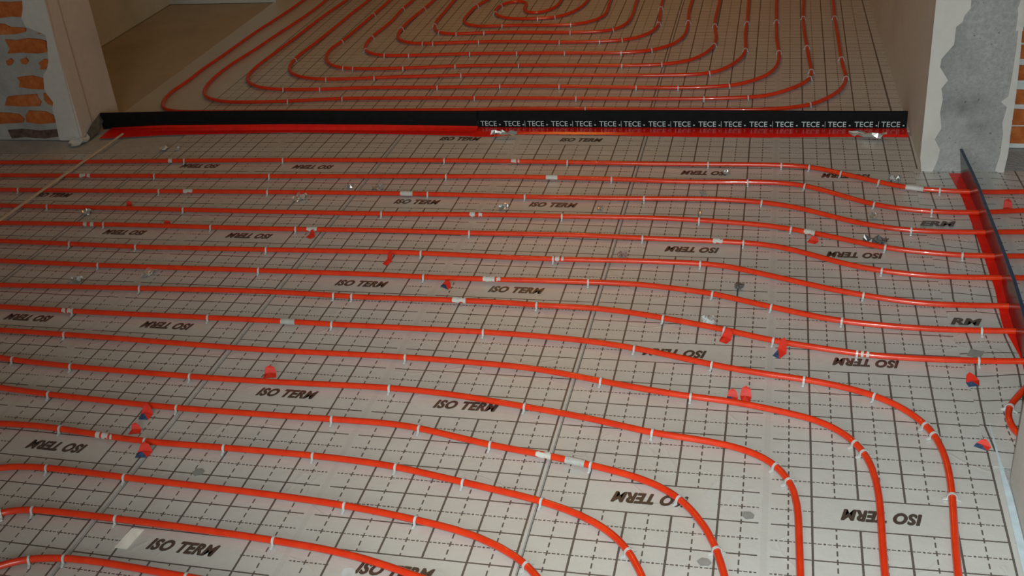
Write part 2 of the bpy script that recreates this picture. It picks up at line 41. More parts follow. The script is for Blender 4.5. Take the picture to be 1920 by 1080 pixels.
COIL = [[0.12,5.85],[0.1345,5.238],[0.1489,4.626],[0.1614,4.032],[0.1627,3.9059],[0.1609,3.7259],[0.1609,3.6359],[0.166,3.4019],[0.1704,3.0778],[0.1737,2.9699],[0.1806,2.8622],[0.1814,2.8263],[0.1797,2.7905],[0.1778,2.7727],[0.1719,2.7373],[0.1633,2.7026],[0.1518,2.6687],[0.1371,2.6361],[0.1197,2.6048],[0.1001,2.5748],[0.0785,2.5462],[0.0669,2.5328],[0.0545,2.5202],[0.0412,2.5086],[0.027,2.4982],[0.012,2.489],[-0.0038,2.481],[-0.0201,2.4741],[-0.054,2.4628],[-0.0713,2.4581],[-0.1064,2.4506],[-0.1419,2.4452],[-0.1956,2.4408],[-0.2496,2.4393],[-0.3036,2.4391],[-1.0418,2.444],[-1.1498,2.4438],[-1.2217,2.441],[-1.3474,2.4322],[-1.5093,2.4259],[-1.9772,2.411],[-2.3551,2.3976],[-2.4811,2.3945],[-2.6251,2.3928],[-2.6611,2.3932],[-2.697,2.3947],[-2.7325,2.3983],[-2.7499,2.4014],[-2.7668,2.4058],[-2.7829,2.4118],[-2.7981,2.4196],[-2.812,2.4293],[-2.8246,2.4408],[-2.8358,2.4539],[-2.8455,2.4682],[-2.8539,2.4836],[-2.8611,2.4998],[-2.8671,2.5165],[-2.8768,2.5509],[-2.8839,2.5861],[-2.8885,2.6216],[-2.8898,2.6395],[-2.8901,2.6752],[-2.8836,2.7648],[-2.8821,2.8007],[-2.8822,2.8367],[-2.8845,2.9266],[-2.8841,2.9806],[-2.8824,3.0165],[-2.8752,3.1243],[-2.8727,3.1782],[-2.8626,3.5202],[-2.857,3.61],[-2.8405,3.7893],[-2.8335,3.879],[-2.8261,4.0049],[-2.8219,4.1128],[-2.8203,4.2208],[-2.8195,4.4009],[-2.8215,5.2111],[-2.8211,5.4091],[-2.82,5.4811],[-2.8175,5.5168],[-2.8151,5.5345],[-2.8117,5.5519],[-2.807,5.569],[-2.8012,5.5857],[-2.794,5.6018],[-2.7856,5.6173],[-2.7759,5.632],[-2.7651,5.646],[-2.7532,5.659],[-2.7402,5.6709],[-2.7263,5.6818],[-2.7116,5.6915],[-2.6961,5.6999],[-2.68,5.7071],[-2.6633,5.713],[-2.6462,5.7176],[-2.6288,5.7211],[-2.5933,5.7251],[-2.5575,5.7265],[-2.4675,5.7273],[-1.8913,5.7289],[-1.2971,5.7292],[-0.5769,5.7277],[-0.4149,5.727],[-0.361,5.7258],[-0.3253,5.723],[-0.3077,5.7204],[-0.2904,5.7167],[-0.2734,5.7118],[-0.2568,5.7056],[-0.2408,5.6981],[-0.2255,5.6893],[-0.211,5.6794],[-0.1973,5.6682],[-0.1845,5.656],[-0.1729,5.6428],[-0.1623,5.6287],[-0.1529,5.6137],[-0.1448,5.5981],[-0.1379,5.5818],[-0.1324,5.565],[-0.128,5.5479],[-0.1249,5.5304],[-0.1227,5.5127],[-0.1204,5.4769],[-0.1194,5.4049],[-0.1187,5.1349],[-0.1201,4.2346],[-0.1194,3.9105],[-0.113,3.4064],[-0.1099,3.3165],[-0.0988,3.1368],[-0.0978,3.0829],[-0.1,3.029],[-0.1038,2.9933],[-0.1098,2.9579],[-0.1184,2.9231],[-0.1301,2.8894],[-0.1373,2.8732],[-0.1455,2.8574],[-0.1547,2.8422],[-0.1649,2.8276],[-0.1878,2.8003],[-0.2133,2.7753],[-0.2269,2.7637],[-0.241,2.7529],[-0.2558,2.7431],[-0.2711,2.7343],[-0.2871,2.7269],[-0.3036,2.7207],[-0.3206,2.7157],[-0.3556,2.7085],[-0.3912,2.704],[-0.445,2.6998],[-0.4989,2.6974],[-0.5529,2.6962],[-0.5889,2.6964],[-0.6789,2.6994],[-1.0386,2.7148],[-1.1466,2.7177],[-1.2366,2.7184],[-1.2906,2.717],[-1.4884,2.7077],[-1.5964,2.7039],[-1.6684,2.7029],[-1.8304,2.7027],[-1.9024,2.701],[-1.9743,2.6968],[-2.1356,2.6822],[-2.1895,2.6788],[-2.2255,2.6775],[-2.2795,2.677],[-2.3155,2.6779],[-2.3513,2.6801],[-2.3868,2.6846],[-2.4043,2.688],[-2.4215,2.6925],[-2.4384,2.698],[-2.4548,2.7046],[-2.4709,2.7123],[-2.4864,2.721],[-2.5014,2.7305],[-2.5157,2.7411],[-2.5292,2.7525],[-2.5418,2.7649],[-2.5534,2.7783],[-2.564,2.7924],[-2.5734,2.8074],[-2.5815,2.823],[-2.5884,2.8393],[-2.5941,2.856],[-2.5985,2.8732],[-2.6019,2.8907],[-2.6064,2.9262],[-2.6088,2.9621],[-2.6096,2.998],[-2.6093,3.034],[-2.6064,3.106],[-2.5872,3.4655],[-2.5781,3.7355],[-2.574,3.8254],[-2.5691,3.8972],[-2.553,4.0765],[-2.5508,4.1125],[-2.5487,4.1664],[-2.5472,4.2564],[-2.5464,4.4005],[-2.5492,5.0306],[-2.5489,5.1567],[-2.5473,5.2105],[-2.5437,5.2461],[-2.5405,5.2636],[-2.5362,5.2808],[-2.5307,5.2975],[-2.5238,5.3138],[-2.5157,5.3295],[-2.5063,5.3444],[-2.4958,5.3585],[-2.4841,5.3718],[-2.4713,5.384],[-2.4577,5.3951],[-2.4431,5.4051],[-2.4278,5.4138],[-2.4118,5.4213],[-2.3953,5.4275],[-2.3783,5.4325],[-2.3609,5.4362],[-2.3433,5.4388],[-2.3077,5.4417],[-2.2537,5.4429],[-2.0557,5.4439],[-1.4795,5.4451],[-0.9034,5.4439],[-0.7053,5.4429],[-0.6514,5.4417],[-0.6157,5.4389],[-0.5981,5.4362],[-0.5808,5.4325],[-0.5638,5.4276],[-0.5472,5.4214],[-0.5312,5.414],[-0.5159,5.4052],[-0.5013,5.3953],[-0.4877,5.3841],[-0.4749,5.3719],[-0.4632,5.3587],[-0.4526,5.3446],[-0.4432,5.3297],[-0.4351,5.314],[-0.4282,5.2978],[-0.4227,5.281],[-0.4183,5.2638],[-0.4151,5.2463],[-0.4115,5.2108],[-0.4099,5.1569],[-0.4092,5.0489],[-0.4088,4.6168],[-0.4103,4.0406],[-0.414,3.7526],[-0.4142,3.6625],[-0.4132,3.6086],[-0.4117,3.5726],[-0.4076,3.5188],[-0.3969,3.4113],[-0.394,3.3574],[-0.3939,3.3215],[-0.3958,3.2857],[-0.4004,3.2501],[-0.4078,3.2151],[-0.4127,3.1979],[-0.4245,3.1641],[-0.4392,3.1315],[-0.4569,3.1006],[-0.4671,3.0861],[-0.4783,3.0725],[-0.4906,3.0599],[-0.5039,3.0486],[-0.5183,3.0385],[-0.5335,3.0296],[-0.5494,3.0218],[-0.5659,3.0152],[-0.5828,3.0094],[-0.6174,3.0005],[-0.6527,2.9942],[-0.6884,2.9903],[-0.7423,2.9873],[-0.8143,2.9866],[-0.8683,2.9876],[-1.0302,2.9937],[-1.1922,2.9974],[-1.3362,2.9983],[-1.4623,2.9967],[-1.5342,2.9942],[-1.5881,2.991],[-1.642,2.9865],[-1.7672,2.9727],[-1.821,2.9677],[-1.8928,2.963],[-1.9648,2.9604],[-2.0188,2.9602],[-2.0727,2.9624],[-2.1082,2.9664],[-2.1257,2.9697],[-2.1429,2.974],[-2.1596,2.9795],[-2.1758,2.9865],[-2.1912,2.9948],[-2.2058,3.0045],[-2.2195,3.0156],[-2.2323,3.0277],[-2.2441,3.0409],[-2.2551,3.0548],[-2.2651,3.0695],[-2.2742,3.0848],[-2.2822,3.1007],[-2.2893,3.117],[-2.3006,3.1508],[-2.3049,3.1682],[-2.3113,3.2034],[-2.3145,3.239],[-2.315,3.2569],[-2.3135,3.2927],[-2.303,3.3819],[-2.2996,3.4177],[-2.2954,3.4895],[-2.2891,3.6515],[-2.2786,3.9934],[-2.2769,4.0834],[-2.2759,4.1914],[-2.2772,4.7676],[-2.2766,4.8756],[-2.2747,4.9295],[-2.2708,4.965],[-2.2675,4.9824],[-2.2629,4.9995],[-2.2572,5.0162],[-2.2501,5.0324],[-2.2418,5.048],[-2.2322,5.0628],[-2.2214,5.0767],[-2.2096,5.0898],[-2.1967,5.1018],[-2.1828,5.1128],[-2.1681,5.1226],[-2.1527,5.1311],[-2.1366,5.1384],[-2.12,5.1444],[-2.1029,5.1491],[-2.0855,5.1526],[-2.0501,5.1568],[-2.0142,5.1584],[-1.9422,5.1593],[-1.6722,5.1607],[-1.3841,5.1608],[-1.042,5.1593],[-0.9521,5.1576],[-0.9164,5.1547],[-0.8988,5.152],[-0.8815,5.1483],[-0.8645,5.1433],[-0.8479,5.1371],[-0.832,5.1296],[-0.8167,5.1208],[-0.8021,5.1108],[-0.7885,5.0997],[-0.7758,5.0874],[-0.7641,5.0742],[-0.7536,5.0601],[-0.7442,5.0451],[-0.7361,5.0294],[-0.7293,5.0131],[-0.7237,4.9964],[-0.7195,4.9792],[-0.7163,4.9617],[-0.7127,4.9261],[-0.711,4.8722],[-0.7103,4.7282],[-0.7116,4.1701],[-0.711,3.99],[-0.7098,3.936],[-0.7077,3.882],[-0.6946,3.6844],[-0.6928,3.6485],[-0.692,3.6126],[-0.6934,3.5768],[-0.6952,3.559],[-0.7016,3.5239],[-0.7062,3.5067],[-0.7119,3.4899],[-0.7188,3.4736],[-0.7268,3.4578],[-0.7359,3.4426],[-0.7462,3.4282],[-0.7575,3.4147],[-0.7699,3.4021],[-0.7832,3.3907],[-0.7975,3.3805],[-0.8127,3.3716],[-0.8286,3.3641],[-0.8451,3.358],[-0.8621,3.3531],[-0.8795,3.3492],[-0.9149,3.3439],[-0.9686,3.3394],[-1.0226,3.3371],[-1.0946,3.3364],[-1.1845,3.339],[-1.3462,3.3503],[-1.4001,3.3532],[-1.4541,3.3549],[-1.5081,3.3551],[-1.544,3.3543],[-1.598,3.3516],[-1.7774,3.3376],[-1.8313,3.3363],[-1.8669,3.3385],[-1.8844,3.3411],[-1.9017,3.345],[-1.9184,3.3502],[-1.9345,3.357],[-1.9499,3.3653],[-1.9642,3.3751],[-1.9773,3.3865],[-1.989,3.3992],[-1.9993,3.4131],[-2.0079,3.4282],[-2.015,3.4441],[-2.0208,3.4607],[-2.0289,3.4953],[-2.0341,3.5308],[-2.0374,3.5666],[-2.0397,3.6205],[-2.0397,3.6745],[-2.0369,3.7465],[-2.0329,3.8003],[-2.0181,3.9617],[-2.0135,4.0335],[-2.0112,4.0875],[-2.0096,4.1955],[-2.0107,4.4836],[-2.0097,4.5375],[-2.0072,4.5733],[-2.0049,4.5909],[-2.0016,4.6084],[-1.9971,4.6256],[-1.9914,4.6423],[-1.9845,4.6585],[-1.9762,4.6741],[-1.9668,4.689],[-1.9561,4.703],[-1.9443,4.7162],[-1.9315,4.7283],[-1.9177,4.7393],[-1.9031,4.7492],[-1.8877,4.7578],[-1.8717,4.7652],[-1.8551,4.7712],[-1.838,4.776],[-1.8206,4.7797],[-1.803,4.7823],[-1.7673,4.7852],[-1.6954,4.7869],[-1.5514,4.788],[-1.3713,4.7875],[-1.2453,4.7855],[-1.2096,4.7831],[-1.1919,4.7809],[-1.1744,4.7778],[-1.1572,4.7735],[-1.1404,4.7679],[-1.1241,4.7611],[-1.1084,4.753],[-1.0934,4.7437],[-1.0793,4.7332],[-1.0661,4.7215],[-1.0538,4.7088],[-1.0426,4.6952],[-1.0326,4.6806],[-1.0238,4.6653],[-1.0163,4.6494],[-1.0101,4.6328],[-1.0051,4.6159],[-1.0014,4.5985],[-0.9986,4.5809],[-0.9968,4.5631],[-0.9949,4.5273],[-0.9939,4.4193],[-0.9949,4.0772],[-0.9924,3.9873],[-0.9856,3.8615],[-0.9853,3.8256],[-0.9878,3.79],[-0.9906,3.7725],[-0.9946,3.7553],[-1.0,3.7386],[-1.007,3.7226],[-1.0154,3.7072],[-1.0253,3.6928],[-1.0365,3.6793],[-1.0488,3.6669],[-1.0623,3.6557],[-1.0768,3.6458],[-1.0921,3.6374],[-1.1082,3.6305],[-1.1249,3.625],[-1.1421,3.6207],[-1.1596,3.6176],[-1.1952,3.614],[-1.2491,3.6127],[-1.303,3.6144],[-1.3929,3.6195],[-1.4288,3.6202],[-1.4647,3.6191],[-1.5541,3.6117],[-1.5898,3.6109],[-1.6074,3.612],[-1.6247,3.6145],[-1.6415,3.6186],[-1.6576,3.6247],[-1.6727,3.6327],[-1.6866,3.6425],[-1.699,3.6542],[-1.7097,3.6674],[-1.7186,3.6819],[-1.7256,3.6976],[-1.7308,3.7141],[-1.7343,3.7312],[-1.7364,3.7487],[-1.7375,3.7665],[-1.7376,3.8023],[-1.7348,3.9102],[-1.7323,3.9459],[-1.7267,3.9811],[-1.7176,4.0156],[-1.7017,4.0668],[-1.6938,4.1015],[-1.6912,4.1192],[-1.6894,4.137],[-1.6877,4.1728],[-1.6876,4.2088],[-1.6895,4.3167],[-1.6884,4.3525],[-1.6866,4.3701],[-1.6837,4.3875],[-1.6792,4.4044],[-1.6731,4.4206],[-1.6652,4.4359],[-1.6555,4.45],[-1.6442,4.4628],[-1.6313,4.4741],[-1.617,4.4837],[-1.6016,4.4915],[-1.5854,4.4975],[-1.5685,4.5019],[-1.5511,4.505],[-1.5334,4.5069],[-1.4976,4.5087],[-1.4438,4.508],[-1.4083,4.5047],[-1.391,4.5015],[-1.3741,4.4969],[-1.358,4.4907],[-1.3427,4.4827],[-1.3286,4.4729],[-1.3158,4.4615],[-1.3046,4.4485],[-1.2951,4.4342],[-1.2874,4.4188],[-1.2815,4.4025],[-1.2772,4.3856],[-1.2742,4.3682],[-1.2713,4.3326],[-1.2704,4.2787],[-1.2708,4.1167],[-1.2695,4.0089],[-1.2722,3.9733],[-1.275,3.9558],[-1.2791,3.9386],[-1.2845,3.9219],[-1.2913,3.9058],[-1.2997,3.8906],[-1.3096,3.8765],[-1.3211,3.864],[-1.3339,3.8535],[-1.3478,3.8456],[-1.3625,3.8408],[-1.3774,3.8395],[-1.3919,3.842],[-1.4054,3.8482],[-1.4173,3.8577],[-1.4271,3.8699],[-1.4346,3.8842],[-1.44,3.9],[-1.4433,3.9167],[-1.4452,3.9341],[-1.4485,3.9865],[-1.4514,4.0032],[-1.4562,4.0186],[-1.4635,4.0322],[-1.4733,4.0433],[-1.4854,4.0512],[-1.4993,4.0556],[-1.514,4.0562],[-1.529,4.0532],[-1.5433,4.0469],[-1.5564,4.0376],[-1.5678,4.0259],[-1.5775,4.0122],[-1.5852,3.9971],[-1.591,3.9809],[-1.5951,3.964],[-1.5978,3.9466],[-1.5992,3.9289],[-1.5995,3.9111],[-1.5988,3.8934],[-1.5968,3.8758],[-1.5935,3.8586],[-1.5886,3.8419],[-1.582,3.8259],[-1.5736,3.8109],[-1.5634,3.7969],[-1.5517,3.7842],[-1.5386,3.7727],[-1.5244,3.7626],[-1.5093,3.7538],[-1.4933,3.7465],[-1.4768,3.7406],[-1.4597,3.7362],[-1.4423,3.7331],[-1.4246,3.7311],[-1.4068,3.7301],[-1.371,3.7303],[-1.3352,3.7329],[-1.3175,3.7352],[-1.2999,3.7383],[-1.2827,3.7424],[-1.266,3.7479],[-1.25,3.7548],[-1.2349,3.7632],[-1.2208,3.7733],[-1.2078,3.7849],[-1.1959,3.7978],[-1.1853,3.8117],[-1.1757,3.8266],[-1.1671,3.8422],[-1.1596,3.8583],[-1.147,3.8917],[-1.1373,3.9262],[-1.1333,3.9437],[-1.127,3.9791],[-1.1212,4.0327],[-1.1185,4.0866],[-1.1166,4.2126],[-1.1177,4.3566],[-1.1203,4.4104],[-1.1248,4.4458],[-1.1284,4.4632],[-1.1333,4.4802],[-1.1394,4.4968],[-1.1467,4.5129],[-1.1554,4.5282],[-1.1653,4.5429],[-1.1763,4.5566],[-1.1884,4.5694],[-1.2016,4.5812],[-1.2156,4.5918],[-1.2305,4.6013],[-1.2461,4.6095],[-1.2623,4.6165],[-1.2791,4.6222],[-1.2962,4.6266],[-1.3137,4.6299],[-1.3314,4.6323],[-1.3671,4.6349],[-1.4211,4.6364],[-1.4931,4.637],[-1.6191,4.6357],[-1.655,4.6341],[-1.6906,4.6304],[-1.7081,4.6273],[-1.7253,4.623],[-1.7421,4.6176],[-1.7585,4.6109],[-1.7742,4.6029],[-1.7892,4.5936],[-1.8034,4.5832],[-1.8167,4.5716],[-1.829,4.559],[-1.8403,4.5454],[-1.8504,4.5309],[-1.8592,4.5156],[-1.8668,4.4997],[-1.8732,4.4832],[-1.8782,4.4663],[-1.8821,4.4489],[-1.8869,4.4136],[-1.889,4.3778],[-1.89,4.3238],[-1.8899,4.2338],[-1.8879,4.0717],[-1.8829,3.8557],[-1.8821,3.7477],[-1.8794,3.6939],[-1.8751,3.6583],[-1.8719,3.6407],[-1.8633,3.606],[-1.8577,3.5891],[-1.8511,3.5728],[-1.8432,3.5573],[-1.8338,3.5428],[-1.8228,3.5298],[-1.8102,3.5184],[-1.7962,3.5089],[-1.7809,3.5013],[-1.7646,3.4956],[-1.7477,3.4917],[-1.7303,3.4894],[-1.7126,3.4885],[-1.677,3.4897],[-1.5698,3.5014],[-1.5339,3.5036],[-1.4979,3.5047],[-1.4439,3.5047],[-1.3899,3.5031],[-1.1922,3.4915],[-1.1203,3.4891],[-1.0843,3.4893],[-1.0484,3.4907],[-1.0126,3.494],[-0.9774,3.4998],[-0.9604,3.5041],[-0.9439,3.5098],[-0.9284,3.517],[-0.9141,3.5261],[-0.9011,3.5371],[-0.8898,3.5498],[-0.88,3.5639],[-0.8716,3.5792],[-0.8647,3.5953],[-0.859,3.6121],[-0.8545,3.6293],[-0.8483,3.6644],[-0.8465,3.6822],[-0.8443,3.7181],[-0.8434,3.772],[-0.844,3.826],[-0.8479,3.97],[-0.8493,4.06],[-0.8482,4.5822],[-0.8489,4.6902],[-0.8511,4.744],[-0.8555,4.7794],[-0.8591,4.7968],[-0.8639,4.8138],[-0.87,4.8304],[-0.8774,4.8464],[-0.8861,4.8618],[-0.896,4.8764],[-0.907,4.8902],[-0.9191,4.903],[-0.9323,4.9148],[-0.9463,4.9254],[-0.9612,4.9349],[-0.9768,4.9431],[-0.9931,4.9501],[-1.0098,4.9557],[-1.027,4.9601],[-1.0444,4.9634],[-1.0621,4.9657],[-1.0979,4.9681],[-1.2058,4.9698],[-1.4579,4.9709],[-1.674,4.9705],[-1.854,4.969],[-1.8899,4.968],[-1.9257,4.9654],[-1.9433,4.963],[-1.9608,4.9596],[-1.9779,4.955],[-1.9945,4.9491],[-2.0107,4.942],[-2.0262,4.9336],[-2.041,4.9239],[-2.0549,4.9131],[-2.0679,4.9012],[-2.0799,4.8882],[-2.0907,4.8744],[-2.1005,4.8596],[-2.1089,4.8442],[-2.1161,4.828],[-2.122,4.8114],[-2.1267,4.7943],[-2.1302,4.7769],[-2.1343,4.7414],[-2.1359,4.7056],[-2.1367,4.6336],[-2.1353,4.2915],[-2.1357,4.1654],[-2.1377,4.0935],[-2.1434,3.9856],[-2.1445,3.9317],[-2.1435,3.8777],[-2.1397,3.7697],[-2.1394,3.6978],[-2.1408,3.6618],[-2.1433,3.6259],[-2.1554,3.5005],[-2.1574,3.4646],[-2.1578,3.4286],[-2.1566,3.3927],[-2.1535,3.3569],[-2.1486,3.3214],[-2.1407,3.2867],[-2.1353,3.2699],[-2.1285,3.2537],[-2.1203,3.2382],[-2.1106,3.2237],[-2.0996,3.2102],[-2.0872,3.198],[-2.0736,3.1873],[-2.0589,3.178],[-2.0433,3.1704],[-2.0269,3.1643],[-2.0099,3.1598],[-1.9925,3.1565],[-1.9749,3.1542],[-1.9391,3.1521],[-1.9032,3.1521],[-1.8672,3.1534],[-1.6156,3.1675],[-1.5436,3.1705],[-1.4896,3.1718],[-1.3816,3.1726],[-1.2375,3.1719],[-1.0935,3.17],[-0.9495,3.1661],[-0.8955,3.1655],[-0.8596,3.1662],[-0.8237,3.1681],[-0.788,3.172],[-0.7703,3.1748],[-0.7355,3.1828],[-0.7185,3.1882],[-0.702,3.1946],[-0.686,3.2022],[-0.6706,3.2109],[-0.656,3.2208],[-0.6421,3.2318],[-0.6292,3.2439],[-0.6171,3.2568],[-0.606,3.2707],[-0.5959,3.2852],[-0.5868,3.3005],[-0.5786,3.3163],[-0.5715,3.3326],[-0.56,3.3664],[-0.5556,3.3837],[-0.5492,3.4189],[-0.547,3.4367],[-0.5444,3.4725],[-0.5433,3.5265],[-0.5447,3.5984],[-0.5471,3.6524],[-0.5557,3.7962],[-0.5575,3.8681],[-0.5556,4.0482],[-0.554,4.6063],[-0.5543,4.8944],[-0.5559,5.0564],[-0.5582,5.0921],[-0.5604,5.1098],[-0.5635,5.1273],[-0.5678,5.1445],[-0.5733,5.1613],[-0.5802,5.1776],[-0.5882,5.1933],[-0.5976,5.2083],[-0.6081,5.2224],[-0.6198,5.2356],[-0.6325,5.2479],[-0.6462,5.259],[-0.6607,5.269],[-0.676,5.2778],[-0.6919,5.2854],[-0.7085,5.2916],[-0.7255,5.2965],[-0.7428,5.3003],[-0.7604,5.303],[-0.7961,5.3059],[-0.85,5.3071],[-0.958,5.3078],[-1.4081,5.3092],[-1.7862,5.3088],[-2.1283,5.307],[-2.1822,5.305],[-2.2176,5.3009],[-2.235,5.2974],[-2.2521,5.2926],[-2.2687,5.2867],[-2.2848,5.2794],[-2.3002,5.2709],[-2.3149,5.2611],[-2.3287,5.2501],[-2.3416,5.2381],[-2.3535,5.2251],[-2.3643,5.2111],[-2.3738,5.1963],[-2.3822,5.1807],[-2.3892,5.1645],[-2.395,5.1478],[-2.3995,5.1307],[-2.4029,5.1133],[-2.4053,5.0956],[-2.4077,5.0599],[-2.4089,4.9879],[-2.4091,4.8079],[-2.4073,4.3578],[-2.4087,4.1417],[-2.4111,4.0697],[-2.4214,3.872],[-2.4274,3.638],[-2.4341,3.4581],[-2.4394,3.3502],[-2.4484,3.2245],[-2.451,3.1706],[-2.4509,3.1166],[-2.4486,3.0808],[-2.4467,3.0629],[-2.441,3.0276],[-2.437,3.0101],[-2.4322,2.993],[-2.4264,2.9761],[-2.4196,2.9598],[-2.4116,2.9439],[-2.4025,2.9287],[-2.3923,2.9143],[-2.381,2.9007],[-2.3687,2.888],[-2.3555,2.8763],[-2.3414,2.8656],[-2.3265,2.856],[-2.311,2.8476],[-2.2948,2.8404],[-2.2781,2.8341],[-2.2438,2.8245],[-2.2263,2.821],[-2.1908,2.8165],[-2.155,2.8151],[-2.1011,2.8171],[-1.9399,2.8329],[-1.6887,2.854],[-1.563,2.8627],[-1.4731,2.8665],[-1.3831,2.8672],[-1.239,2.8654],[-0.717,2.8538],[-0.609,2.8542],[-0.5191,2.8573],[-0.4833,2.86],[-0.4655,2.8623],[-0.448,2.8653],[-0.4307,2.8693],[-0.414,2.8746],[-0.3979,2.8813],[-0.3828,2.8897],[-0.3688,2.8997],[-0.3559,2.9113],[-0.3441,2.9243],[-0.3334,2.9382],[-0.3143,2.9683],[-0.3056,2.984],[-0.2898,3.0162],[-0.2764,3.0495],[-0.2655,3.0836],[-0.2577,3.1185],[-0.2528,3.154],[-0.2514,3.1719],[-0.2502,3.2078],[-0.2511,3.2617],[-0.2573,3.3876],[-0.2593,3.4596],[-0.257,3.6396],[-0.2614,4.0356],[-0.2601,5.0079],[-0.2607,5.26],[-0.2617,5.3499],[-0.2636,5.3858],[-0.2656,5.4035],[-0.2685,5.421],[-0.2725,5.4383],[-0.2777,5.4552],[-0.2843,5.4716],[-0.2921,5.4874],[-0.3011,5.5026],[-0.3114,5.5169],[-0.3228,5.5304],[-0.3353,5.5429],[-0.3487,5.5543],[-0.3631,5.5645],[-0.3782,5.5736],[-0.394,5.5814],[-0.4104,5.588],[-0.4273,5.5932],[-0.4446,5.5972],[-0.4621,5.6001],[-0.4799,5.6021],[-0.5157,5.604],[-0.9297,5.6062],[-1.5419,5.6069],[-2.2441,5.6054],[-2.3881,5.6046],[-2.442,5.6032],[-2.4776,5.5999],[-2.4952,5.5969],[-2.5124,5.5928],[-2.5293,5.5875],[-2.5456,5.5809],[-2.5614,5.5729],[-2.5765,5.5638],[-2.5907,5.5534],[-2.6041,5.5419],[-2.6165,5.5293],[-2.6278,5.5158],[-2.638,5.5014],[-2.647,5.4862],[-2.6547,5.4703],[-2.6611,5.4539],[-2.6662,5.437],[-2.6701,5.4197],[-2.673,5.4021],[-2.6761,5.3665],[-2.6776,5.2946],[-2.6784,5.0245],[-2.6768,4.0522],[-2.6774,3.9982],[-2.679,3.9442],[-2.6829,3.8723],[-2.6897,3.7826],[-2.6977,3.6929],[-2.7188,3.4779],[-2.7321,3.2983],[-2.7378,3.2447],[-2.7556,3.1017],[-2.761,3.048],[-2.7646,2.9942],[-2.7661,2.9402],[-2.765,2.8682],[-2.7616,2.8144],[-2.755,2.7609],[-2.748,2.7257],[-2.7388,2.691],[-2.727,2.6573],[-2.7198,2.641],[-2.7117,2.6253],[-2.7024,2.6104],[-2.6918,2.5964],[-2.68,2.5835],[-2.667,2.5717],[-2.653,2.561],[-2.6381,2.5514],[-2.6225,2.543],[-2.6064,2.5357],[-2.5897,2.5296],[-2.5727,2.5245],[-2.5554,2.5206],[-2.52,2.5158],[-2.4842,2.5142],[-2.4483,2.5146],[-2.3943,2.5168],[-2.3404,2.5198],[-2.2866,2.524],[-2.215,2.5321],[-2.0904,2.5506],[-2.0368,2.5572],[-1.9651,2.563],[-1.8931,2.566],[-1.8031,2.5675],[-1.6051,2.5691],[-1.227,2.5696],[-0.9929,2.5678],[-0.7049,2.5623],[-0.5789,2.5617],[-0.5068,2.5624],[-0.4349,2.5642],[-0.3629,2.5676],[-0.309,2.5713],[-0.2375,2.5787],[-0.2022,2.5845],[-0.1849,2.5885],[-0.168,2.5937],[-0.1516,2.6001],[-0.1358,2.6079],[-0.1207,2.6169],[-0.1062,2.6271],[-0.0789,2.6501],[-0.0532,2.6751],[-0.0291,2.7017],[-0.0072,2.7299],[0.0026,2.7448],[0.0114,2.7602],[0.0191,2.7761],[0.0255,2.7926],[0.0306,2.8095],[0.0345,2.8268],[0.0372,2.8444],[0.0397,2.88],[0.0394,2.9159],[0.0279,3.1496],[0.0218,3.2935],[0.0142,3.5094],[0.0118,3.6354],[0.0121,3.7255],[0.016,3.9235],[0.0172,4.0675],[0.019,4.9498],[0.02,5.85]]
